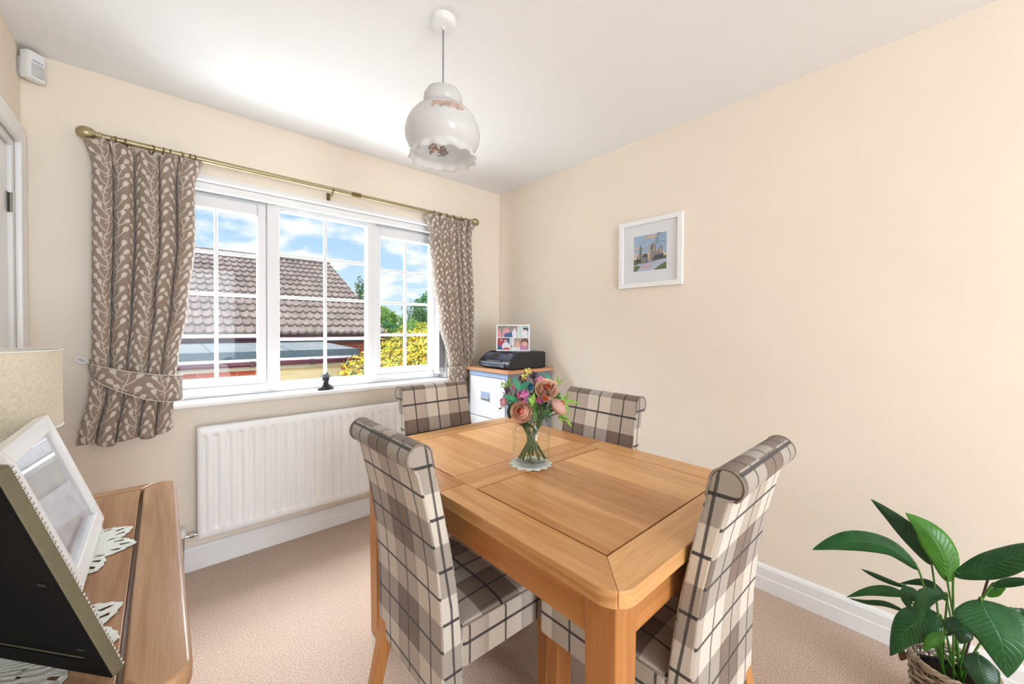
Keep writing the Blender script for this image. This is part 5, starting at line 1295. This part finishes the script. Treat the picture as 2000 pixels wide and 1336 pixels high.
leaves('long lime leaf sprig hanging out towards the picture wall', 1100, 783, 0.02, 47, 'leaf_lime', [(1131, 786, 0.03, .13), (1112, 805, 0.03, .16), (1109, 766, 0.02, .14), (1094, 772, 0.02, .2)])
leaves('drooping lime leaf sprig below the pale rose bud', 1095, 806, 0.03, 48, 'leaf_lime', [(1117, 833, 0.035, .12), (1098, 829, 0.035, .13), (1088, 820, 0.035, .16), (1110, 806, 0.03, .2)])
leaves('dark green leaves under the small pink rose', 1000, 796, 0.02, 49, 'leaf_dark', [(995, 818, 0.02, .35), (1012, 815, 0.03, .3), (990, 800, 0.02, .3)])
leaves('mid green leaves in the heart of the bouquet', 1044, 800, 0.05, 50, 'leaf_mid', [(1040, 772, 0.06, .2), (1034, 788, 0.065, .26), (1048, 780, 0.06, .22), (1046, 824, 0.05, .2), (1036, 812, 0.06, .25)])
leaves('bright green leaves beside the large peach rose', 1040, 790, 0.065, 51, 'leaf_lime', [(1034, 777, 0.068, .3), (1036, 794, 0.07, .35), (1043, 768, 0.065, .22)])
leaves('dark green leaves falling over the jar rim', 1062, 806, 0.04, 52, 'leaf_dark', [(1076, 816, 0.04, .22), (1068, 824, 0.05, .24), (1054, 824, 0.05, .2), (1080, 800, 0.03, .24)])
leaves('mid green leaves between the jar and the pale rose bud', 1070, 800, 0.035, 53, 'leaf_mid', [(1090, 777, 0.035, .16), (1075, 815, 0.04, .2), (1056, 812, 0.045, .2), (1050, 818, 0.04, .22)])

leaves('small mid green leaves filling the window side of the bouquet', 1012, 792, 0.02, 54, 'leaf_mid', [(1000, 776, 0.02, .3), (1006, 768, 0.02, .25), (994, 790, 0.02, .3), (1010, 772, 0.03, .26)])
leaves('small dark green leaves filling the heart of the bouquet', 1048, 778, 0.02, 55, 'leaf_dark', [(1046, 758, 0.03, .3), (1036, 768, 0.03, .3), (1060, 792, 0.04, .3), (1032, 784, 0.03, .3), (1056, 764, 0.03, .3)])
leaves('small mid green leaves behind the pale rose bud', 1082, 780, -0.01, 56, 'leaf_mid', [(1094, 766, -0.01, .3), (1100, 776, 0.0, .25), (1086, 764, 0.0, .3)])
leaves('small teal leaves low behind the jar rim', 1052, 800, -0.02, 57, 'leaf_teal', [(1066, 792, -0.02, .3), (1036, 796, -0.02, .3), (1026, 790, -0.02, .3), (1074, 806, -0.01, .25)])
blossom('white gypsophila sprig behind the thistle', 1046, 750, -0.01, 0.020, 30, ['petal_cream', 'petal_pink'], 58, 0.005)
blossom('rose pink blossom cluster over the jar rim', 1034, 796, 0.04, 0.012, 20, ['blossom_magenta', 'blossom_pink'], 59)

# ---------------------------------------------------------------- black bust on the window sill
bs = thing('bust_ornament', 'small black bust of a helmeted head on the window sill', 'ornament', (0.757, YW - 0.020, 0.868), 0.25)
MB().lathe([(0, 0), (0.052, 0), (0.054, 0.006), (0.048, 0.014), (0.036, 0.024), (0.022, 0.034), (0.015, 0.044), (0.014, 0.052), (0, 0.052)], 24).obj('shoulders', 'bust_black', bs, smooth=True)
for ob in [bs.children[0]]: ob.scale = (1.0, 0.5, 1.0)
hdm = MB().ball((0, 0, 0.070), 0.022, 16, 12, sc=(0.92, 1.0, 1.15)); hdm.ball((0.0, -0.022, 0.066), 0.006, 8, 6, sc=(0.7, 1, 1.3)); hdm.ball((0.0, -0.016, 0.054), 0.010, 8, 6)
for sx in (-1, 1): hdm.ball((sx * 0.019, 0.0, 0.066), 0.006, 8, 6, sc=(0.6, 1, 1.5)); hdm.ball((sx * 0.008, -0.019, 0.072), 0.0035, 6, 5)
hdm.obj('head', 'bust_black', bs, smooth=True)
hm_ = MB().lathe([(0.029, 0.078), (0.0295, 0.081), (0.025, 0.084), (0.0235, 0.092), (0.019, 0.099), (0.010, 0.104), (0, 0.105)], 24); hm_.ball((0, -0.012, 0.106), 0.006, 8, 6)
plain('bust_helmet', (96, 98, 102), 0.25, spec=0.6, vary=0.3, vscale=70)
hm_.obj('helmet', 'bust_helmet', bs, smooth=True)

# ---------------------------------------------------------------- peace lily in a wicker basket
BX, BY, BH, BR = 1.845, -0.020, 0.212, 0.096
bk = thing('wicker_basket', 'round grey brown wicker basket by the right wall', 'basket', (BX, BY, 0))
ns = 22
def rb(z): return 0.080 + (BR - 0.080) * (z / BH)
for k in range(ns):
    a = 2 * PI * k / ns
    MB().tube([(rb(z) * math.cos(a), rb(z) * math.sin(a), z) for z in (0.002, 0.07, 0.14, BH - 0.006)], 0.0026, 6).obj('stake', 'wicker_dark', bk, smooth=True)
nr = 20
for r in range(nr):
    z = 0.008 + (BH - 0.022) * r / (nr - 1)
    pts = []
    for q in range(ns * 4):
        a = 2 * PI * q / (ns * 4); rr_ = rb(z) + 0.0042 * math.cos(ns / 2 * a + PI * (r % 2)) ; pts.append((rr_ * math.cos(a), rr_ * math.sin(a), z + 0.0016 * math.sin(a * 3 + r)))
    MB().tube(pts, 0.0040, 6, closed=True).obj('weave_strand', 'wicker' if r % 3 else 'wicker_dark', bk, smooth=True)
for q in range(3):
    pts = [((BR + 0.004 * math.cos(9 * a + q * 2.1)) * math.cos(a), (BR + 0.004 * math.cos(9 * a + q * 2.1)) * math.sin(a), BH - 0.004 + 0.005 * math.sin(9 * a + q * 2.1)) for a in [2 * PI * j / 90 for j in range(90)]]
    MB().tube(pts, 0.0046, 7, closed=True).obj('rim_strand', 'wicker', bk, smooth=True)
MB().lathe([(0.0, 0.004), (0.078, 0.004), (0.079, 0.012), (0.0, 0.012)], 24).obj('basket_base', 'wicker_dark', bk)
plant = thing('peace_lily', 'peace lily with broad glossy dark green leaves growing in the wicker basket', 'plant', (BX, BY, 0.0125))
MB().lathe([(0.0, 0.0), (0.060, 0.0), (0.078, 0.150), (0.080, 0.152), (0.076, 0.152), (0.074, 0.140), (0.0, 0.142)], 24).obj('pot', 'black_plastic', plant, smooth=False)
MB().lathe([(0.0, 0.148), (0.05, 0.146), (0.0735, 0.142)], 20).obj('soil', 'soil', plant, smooth=True)
PO = Vector((BX, BY, 0.0125))
def lily(name, mat, pts, wid, X0, roll=0.0, fold=0.25, stem=True, wpk=0.42, stemr=0.0028, k=0):
    """pts: (u, v, x offset) along the midrib from the base of the blade to its tip; the depth is an X coordinate near the basket"""
    mid = catmull([onx(u, v, BX + X0 + dx) for u, v, dx in pts], 6); n = len(mid) - 1
    Ln = sum((mid[i + 1] - mid[i]).length for i in range(n))
    def fn(a, b):
        i = min(int(b * n), n - 1); f = b * n - i; p = mid[i].lerp(mid[i + 1], f); d = (mid[i + 1] - mid[i]).normalized()
        view = (CAM - p).normalized(); side = d.cross(view).normalized(); nn = side.cross(d).normalized()
        s2 = side * math.cos(roll) + nn * math.sin(roll); n2 = s2.cross(d).normalized()
        q = b / wpk * 0.5 if b < wpk else 0.5 + 0.5 * (b - wpk) / (1 - wpk); w_ = wid * max(0.0, math.sin(PI * q)) ** (0.72 if b < wpk else 1.12)
        x = (a - 0.5) * 2 * w_
        return tuple(p + s2 * x + n2 * (-fold * abs(x) - 0.0 * x) + n2 * 0.05 * w_ * math.sin(9 * b + 3 * a) - PO)
    o = MB().grid(8, 26, fn, lambda a, b: (b, (a - 0.5) * 2)).obj('leaf', mat, plant, smooth=True)
    o.modifiers.new('solid', 'SOLIDIFY').thickness = 0.0008
    if stem:
        base = Vector((0.022 * math.cos(k * 2.4), 0.022 * math.sin(k * 2.4), 0.148)); tip = mid[0] - PO
        MB().tube(catmull([base, base.lerp(tip, 0.5) + Vector((0, 0, 0.02)), tip, mid[2] - PO], 6), [stemr] * 18 + [stemr * 0.6], 7).obj('leaf_stem', 'lily_stem', plant, smooth=True)
D, B, Q = 'lily_leaf', 'lily_leaf_bright', 'lily_leaf_deep'
lily('leaf', Q, [(1820, 1105, 0), (1790, 1060, 0.0), (1750, 1018, 0.0), (1700, 974, 0.0)], 0.033, 0.03, 0.4, k=1)
lily('leaf', B, [(1851, 1138, 0), (1845, 1090, 0.0), (1815, 1040, 0.0), (1768, 1001, 0.0)], 0.040, 0.0, -0.2, k=2, wpk=0.5)
lily('leaf', D, [(1795, 1115, 0), (1740, 1072, -0.02), (1680, 1058, -0.04), (1630, 1062, -0.05), (1586, 1074, -0.06)], 0.034, -0.02, 0.3, k=3, wpk=0.5)
lily('leaf', D, [(1862, 1125, 0), (1910, 1110, -0.03), (1960, 1095, -0.06), (2020, 1075, -0.08), (2060, 1075, -0.1)], 0.034, -0.05, 0.3, k=4)
lily('leaf', D, [(1913, 1170, 0), (1930, 1200, -0.03), (1955, 1250, -0.05), (1968, 1325, -0.05)], 0.070, -0.12, 0.15, k=5, wpk=0.40, fold=0.12)
lily('leaf', D, [(1838, 1203, 0), (1800, 1212, -0.02), (1765, 1235, -0.03), (1738, 1282, -0.03)], 0.045, -0.06, -0.3, k=6, wpk=0.42, fold=0.15)
lily('leaf', D, [(1770, 1163, 0), (1735, 1155, 0), (1695, 1156, 0), (1652, 1167, 0)], 0.017, -0.02, 0.2, k=7, wpk=0.4)
lily('leaf', Q, [(1768, 1195, 0), (1730, 1180, 0), (1690, 1176, 0), (1656, 1168, 0)], 0.009, -0.02, 0.2, k=8, wpk=0.4, stem=False)
lily('leaf', Q, [(1772, 1148, 0), (1740, 1138, 0), (1705, 1123, 0), (1681, 1111, 0)], 0.010, 0.02, 0.5, k=9, wpk=0.5)
lily('leaf', Q, [(1850, 1175, 0), (1825, 1150, 0), (1800, 1138, 0.02), (1755, 1140, 0.03)], 0.016, 0.05, 0.3, k=10)
lily('leaf', D, [(1850, 1163, 0), (1815, 1164, -0.02), (1800, 1185, -0.03), (1798, 1220, -0.03)], 0.022, -0.08, 0.3, k=11)
lily('leaf', D, [(1790, 1152, 0), (1775, 1156, -0.02), (1770, 1172, -0.03), (1779, 1194, -0.03)], 0.018, -0.06, -0.2, k=12, stem=False)
lily('leaf', Q, [(1840, 1212, 0), (1862, 1222, -0.02), (1880, 1240, -0.03), (1876, 1258, -0.03)], 0.034, -0.10, 0.3, k=13)
lily('leaf', B, [(1845, 1240, 0), (1830, 1247, -0.01), (1815, 1258, -0.02), (1804, 1272, -0.02)], 0.016, -0.10, 0.2, k=14, stem=False)
lily('leaf', Q, [(1908, 1275, 0), (1915, 1300, -0.02), (1925, 1330, -0.03), (1932, 1370, -0.03)], 0.036, -0.13, 0.2, k=15, wpk=0.45)
lily('leaf', D, [(1935, 1145, 0), (1965, 1138, -0.02), (2000, 1135, -0.03), (2040, 1140, -0.03)], 0.012, -0.02, 0.3, k=16)
lily('leaf', B, [(1928, 1165, 0), (1940, 1158, 0), (1952, 1152, 0), (1965, 1149, 0)], 0.011, 0.02, 0.2, k=17, stem=False)
lily('leaf', Q, [(1970, 1190, 0), (1990, 1205, 0), (2010, 1215, 0), (2030, 1250, 0)], 0.030, 0.02, 0.2, k=18)
tp = onx(1934, 1117, BX) - PO; mdp = onx(1918, 1170, BX) - PO
MB().tube(catmull([(0.02, -0.015, 0.148), tuple(mdp), tuple(tp)], 6), 0.0030, 7).obj('cut_stalk', 'twig_dark', plant, smooth=True)
dl = MB(); leaf_mb(dl, onx(1766, 1270, BX - 0.07) - PO, onx(1758, 1296, BX - 0.07) - onx(1766, 1270, BX - 0.07), 0.045, 0.011, (-1, 0, 0)); dl.obj('withered_leaf', 'dead_leaf', plant, smooth=True)
MB().tube([tuple(onx(1766, 1270, BX - 0.07) - PO), tuple(onx(1772, 1258, BX - 0.06) - PO), tuple(onx(1790, 1240, BX - 0.04) - PO), (0.0, 0.02, 0.148)], 0.0010, 5).obj('withered_stem', 'dead_leaf', plant)
# ---------------------------------------------------------------- outside: ground, neighbouring house, garage, garden
GZ0 = -1.6
struct(box('ground', (-40, YW + 0.32, GZ0 - 0.3), (60, 90, GZ0), 'grass'))
house = thing('neighbour_house', 'neighbouring brick house with pantiled roof seen through the window', 'house', (0, 0, GZ0))
HX0, HX1, EY, RY = -3.0, 3.93, 8.80, 13.0
EZ, RZ = 1.130 - GZ0, 3.230 - GZ0
hyp = math.hypot(RY - EY, RZ - EZ); pit = math.atan2(RZ - EZ, RY - EY)
mb = MB().extrude([(EY + 0.05, EZ - 0.06), (RY, RZ - 0.05), (2 * RY - EY, EZ - 0.06)], lambda a, b: (HX0, a, b), lambda a, b: (HX1 - 0.05, a, b))
roof = mb.obj('roof', 'mortar', house)
# one interlocking tile: two rolls across 0.30 m, gauge 0.335 m, tilted a little on the slope
TW, TG = 0.30, 0.3345
ncol, nrow = 21, 14
def tile_mesh():
    mb = MB(); N = 16
    def prof(a):
        f = (a * 2) % 1.0; return 0.034 * max(0.0, math.cos((f - 0.5) * 2 * PI * 0.80)) ** 1.0 if abs(f - 0.5) < 0.32 else 0.0
    def h(a): 
        f = (a * 2.0) % 1.0; q = abs(f - 0.5); return 0.036 * (0.5 + 0.5 * math.cos(PI * min(1.0, q / 0.30)))
    rows_ = [(0.0, 0.000), (0.0, 0.044), (0.02, 0.047), (TG + 0.03, 0.002)]
    for j, (l, z0) in enumerate(rows_): mb.add([(TW * a / N, l, z0 + (h(a / N) if j > 0 else h(a / N) - 0.01)) for a in range(N + 1)])
    for j in range(3):
        for a in range(N): k = j * (N + 1) + a; mb.face([k, k + 1, k + N + 2, k + N + 1])
    return mb.mesh('tile', 'roof_tile', False)
TM = tile_mesh()
for r in range(nrow):
    for c in range(ncol):
        l = r * TG; y = EY - 0.04 + l * math.cos(pit); z = EZ - 0.02 + l * math.sin(pit) + 0.010
        x = HX1 - (c + 1) * TW
        o = link('tile', TM, roof, (x + random.uniform(-.003, .003), y, z), (pit + random.uniform(-.006, .006), 0, random.uniform(-.008, .008)))
# ridge tiles
rm = MB().grid(1, 8, lambda a, b: (0.44 * a, 0.13 * math.cos(PI * b), 0.105 * math.sin(PI * b))).mesh('ridge_tile', 'roof_tile', False)
for k in range(16): link('ridge_tile', rm, roof, (HX1 - 0.45 - k * 0.452, RY, RZ - 0.01), (random.uniform(-.02, .02), 0, 0))
mb = MB(); 
for k in range(14):
    l = k * TG; y = EY + l * math.cos(pit); z = EZ + l * math.sin(pit); mb.box((HX1 - 0.06, y, z - 0.06), (HX1 + 0.02, y + TG * math.cos(pit) + 0.02, z + 0.02))
mb.obj('verge', 'soffit', house)
box('bargeboard', (HX1 - 0.02, EY + 0.1, EZ - 0.28), (HX1 + 0.01, EY + 0.7, EZ - 0.05), 'maroon_dark', house)
# gutter and fascia
box('fascia', (HX0, EY + 0.06, EZ - 0.20), (HX1, EY + 0.10, EZ - 0.03), 'maroon_dark', house)
mb = MB().extrude([(EY - 0.06, EZ - 0.045), (EY - 0.055, EZ - 0.10), (EY - 0.02, EZ - 0.125), (EY + 0.03, EZ - 0.125), (EY + 0.06, EZ - 0.10), (EY + 0.06, EZ - 0.045)], lambda a, b: (HX0, a, b), lambda a, b: (HX1 + 0.03, a, b)); mb.obj('gutter', 'maroon', house)
box('soffit', (HX0, EY + 0.10, EZ - 0.20), (HX1 - 0.05, EY + 0.42, EZ - 0.18), 'maroon_dark', house)
WY = EY + 0.40
wl = box('house_wall', (HX0, WY + 0.012, 0.0), (HX1 - 0.10, WY + 4.0, EZ - 0.19), 'mortar', house)
BM = MB().box((0, 0, 0), (0.215, 0.10, 0.065)).mesh('brick', 'brick_red')
def bricks(parent, x0, x1, y, z1, ncourse):
    for r in range(ncourse):
        z = z1 - (r + 1) * 0.075; x = x0 - (0.1125 if r % 2 else 0.0)
        while x < x1 - 0.05:
            a, b = max(x, x0), min(x + 0.215, x1)
            if b - a > 0.03:
                if b - a > 0.2149: link('brick', BM, parent, (a, y, z + random.uniform(-.001, .001)))
                else: MB().box((0, 0, 0), (b - a, 0.10, 0.065)).obj('brick', 'brick_red', parent, (a, y, z))
            x += 0.225
bricks(wl, 2.2, HX1 - 0.10, WY, EZ - 0.20, 7)
# garage with a flat felt roof in front of the house
gar = thing('garage', 'brick garage with grey felt flat roof before the neighbouring house', 'garage', (0, 0, GZ0))
gx0, gx1, gy0, gy1 = -3.2, 2.50, 6.75, WY
gz = 0.895 - GZ0; gzb = 0.975 - GZ0
mb = MB(); n = mb.add([(gx0, gy0, gz), (gx1, gy0, gz), (gx1, gy1, gzb), (gx0, gy1, gzb), (gx0, gy0, gz - 0.03), (gx1, gy0, gz - 0.03), (gx1, gy1, gzb - 0.03), (gx0, gy1, gzb - 0.03)])
for q in ((0, 1, 2, 3), (7, 6, 5, 4), (0, 4, 5, 1), (1, 5, 6, 2), (2, 6, 7, 3), (3, 7, 4, 0)): mb.face([n + k for k in q])
fr2 = mb.obj('flat_roof', 'felt_roof', gar)
for k in range(1, 4): MB().box((0, 0, 0), (0.012, gy1 - gy0 - 0.03, 0.004)).obj('felt_seam', 'felt_edge', fr2, (gx1 - k * 1.0, gy0 + 0.02, gz + 0.003), rot=(math.atan2(gzb - gz, gy1 - gy0), 0, 0))
m = MB(); m.box((gx0, gy0 - 0.012, gz - 0.105), (gx1 + 0.012, gy0, gz + 0.004)); m.box((gx1, gy0, gz - 0.105), (gx1 + 0.012, gy1, gz + 0.004)); m.obj('felt_drip', 'felt_edge', gar)
box('white_fascia', (gx0, gy0 + 0.002, gz - 0.150), (gx1, gy0 + 0.02, gz - 0.03), 'white_gloss', gar)
mb = MB().extrude([(gy0 - 0.075, gz - 0.145), (gy0 - 0.07, gz - 0.19), (gy0 - 0.035, gz - 0.215), (gy0, gz - 0.19), (gy0, gz - 0.145)], lambda a, b: (gx0, a, b), lambda a, b: (gx1 + 0.04, a, b)); gt = mb.obj('gutter', 'maroon', gar)
for xx in (0.95, 1.75, 2.3): MB().box((xx, gy0 - 0.08, gz - 0.222), (xx + 0.05, gy0 + 0.0, gz - 0.14)).obj('gutter_bracket', 'maroon_dark', gt)
box('soffit_board', (gx0, gy0 + 0.03, gz - 0.275), (gx1 - 0.04, gy0 + 0.06, gz - 0.03), 'soffit', gar)
gw = box('garage_wall', (gx0, gy0 + 0.162, 0.0), (gx1 - 0.06, gy1 - 0.02, gz - 0.06), 'mortar', gar)
bricks(gw, -1.2, 1.20, gy0 + 0.15, gz - 0.275, 7); bricks(gw, 2.285, gx1 - 0.06, gy0 + 0.15, gz - 0.275, 7)
pn_ = box('rendered_panel', (1.21, gy0 + 0.14, gz - 1.6), (2.275, gy0 + 0.161, gz - 0.275), 'beige_render', gar)
box('panel_groove', (1.22, gy0 + 0.1385, gz - 0.375), (1.60, gy0 + 0.141, gz - 0.371), 'soffit', pn_)

# --- foliage
def leaf_cloud(name, mat, blobs, n, size, parent, seed, hollow=0.75):
    rn = random.Random(seed); mb = MB()
    tot = sum(b[3] * b[4] + b[4] * b[5] + b[3] * b[5] for b in blobs)
    for (cx, cy, cz, rx, ry, rz) in blobs:
        k = int(n * (rx * ry + ry * rz + rx * rz) / tot)
        for _ in range(k):
            d = Vector((rn.gauss(0, 1), rn.gauss(0, 1), rn.gauss(0, 1))).normalized(); f = rn.uniform(hollow, 1.0) ** 0.5 * (1 + 0.10 * math.sin(7 * d.x + 3 * d.z) + 0.06 * math.sin(13 * d.y + 5 * d.z))
            c = Vector((cx + d.x * rx * f, cy + d.y * ry * f, cz + d.z * rz * f))
            nrm = (d + Vector((rn.gauss(0, .6), rn.gauss(0, .6), rn.gauss(0.3, .6)))).normalized(); a = nrm.orthogonal().normalized(); b = nrm.cross(a); th = rn.uniform(0, 6.28)
            e1 = (a * math.cos(th) + b * math.sin(th)); e2 = nrm.cross(e1); s_ = size * rn.uniform(0.6, 1.25)
            i = mb.add([c - e1 * s_, c + e2 * s_ * 0.42 + nrm * s_ * 0.1, c + e1 * s_, c - e2 * s_ * 0.42 + nrm * s_ * 0.1]); mb.face([i, i + 1, i + 2, i + 3])
    return tag(mb.obj(name, mat, parent), kind='stuff')
def bush(name, label, cat, base, mat, blobs, n, size, seed, trunk=0.05, hollow=0.75, stems=1):
    t = thing(name, label, cat, (base[0], base[1], GZ0)); bl = [(b[0] - base[0], b[1] - base[1], b[2] - GZ0, b[3], b[4], b[5]) for b in blobs]
    top = max(b[2] for b in bl)
    mb = MB().tube([(0, 0, 0), (0.05, 0.02, top * 0.5), (0.0, 0.0, top)], [trunk, trunk * 0.8, trunk * 0.35], 8)
    for b in bl: mb.tube([(0.03, 0.01, top * 0.45), (b[0] * 0.6, b[1] * 0.6, (b[2] + top * 0.45) / 2), (b[0], b[1], b[2])], [trunk * 0.6, trunk * 0.4, trunk * 0.15], 6)
    mb.obj('trunk', 'bark', t, smooth=True)
    leaf_cloud('foliage', mat, bl, n, size, t, seed, hollow)
    return t
bush('euonymus_shrub', 'golden yellow variegated shrub outside the window', 'shrub', (2.85, 5.2), 'foliage_yellow', [(2.72, 5.15, 0.35, 0.98, 0.8, 0.84), (3.25, 5.3, 0.45, 0.9, 0.8, 0.84), (2.25, 5.1, -0.1, 0.62, 0.6, 0.75), (2.7, 5.2, -0.8, 1.2, 0.8, 0.8)], 46000, 0.029, 1, hollow=0.72)
bush('garden_tree', 'pale green leafy tree in the garden beyond the yellow shrub', 'tree', (9.2, 20.5), 'foliage_light', [(8.6, 20.5, 1.55, 1.0, 0.9, 1.0), (9.5, 20.8, 1.25, 0.9, 0.8, 0.85), (8.0, 20.6, 1.3, 0.8, 0.8, 1.0)], 6000, 0.10, 2, 0.12)
bush('garden_tree', 'tall dark green tree standing furthest along the garden', 'tree', (12.0, 22.0), 'foliage_green', [(12.9, 22, 2.2, 1.2, 1.1, 1.4), (13.4, 22.2, 1.2, 1.2, 1.1, 1.2), (12.4, 22, 1.0, 0.7, 0.8, 0.9)], 6000, 0.11, 3, 0.14)
bush('garden_tree', 'thin airy tree with sparse leaves before the tall dark green tree', 'tree', (10.9, 20.5), 'foliage_mid', [(10.8, 20.5, 2.1, 0.75, 0.6, 0.85), (10.6, 20.4, 1.4, 0.5, 0.5, 0.6), (11.3, 20.5, 1.7, 0.5, 0.5, 0.7)], 1300, 0.075, 4, 0.07, 0.2)
bush('round_shrub', 'rounded dark green clipped shrub behind the yellow shrub', 'shrub', (7.35, 16.0), 'foliage_green', [(7.2, 16.0, 0.95, 0.62, 0.6, 0.55)], 3500, 0.05, 5)
bush('round_shrub', 'rounded pale green shrub before the thin airy tree', 'shrub', (9.2, 17.5), 'foliage_light', [(9.25, 17.5, 0.95, 0.75, 0.6, 0.70), (9.8, 17.6, 0.75, 0.6, 0.5, 0.5)], 3500, 0.055, 6)
bush('garden_tree', 'slender young tree beside the roof verge', 'tree', (7.5, 20.0), 'foliage_mid', [(7.55, 20, 3.15, 0.28, 0.28, 0.75), (7.7, 20, 2.3, 0.34, 0.3, 0.6)], 700, 0.075, 7, 0.05, 0.2)
# low garden wall far behind
tag(box('garden_wall', (6.0, 26.0, GZ0), (30.0, 26.3, 0.95), 'concrete'), 'low pale boundary wall at the end of the garden', 'wall')
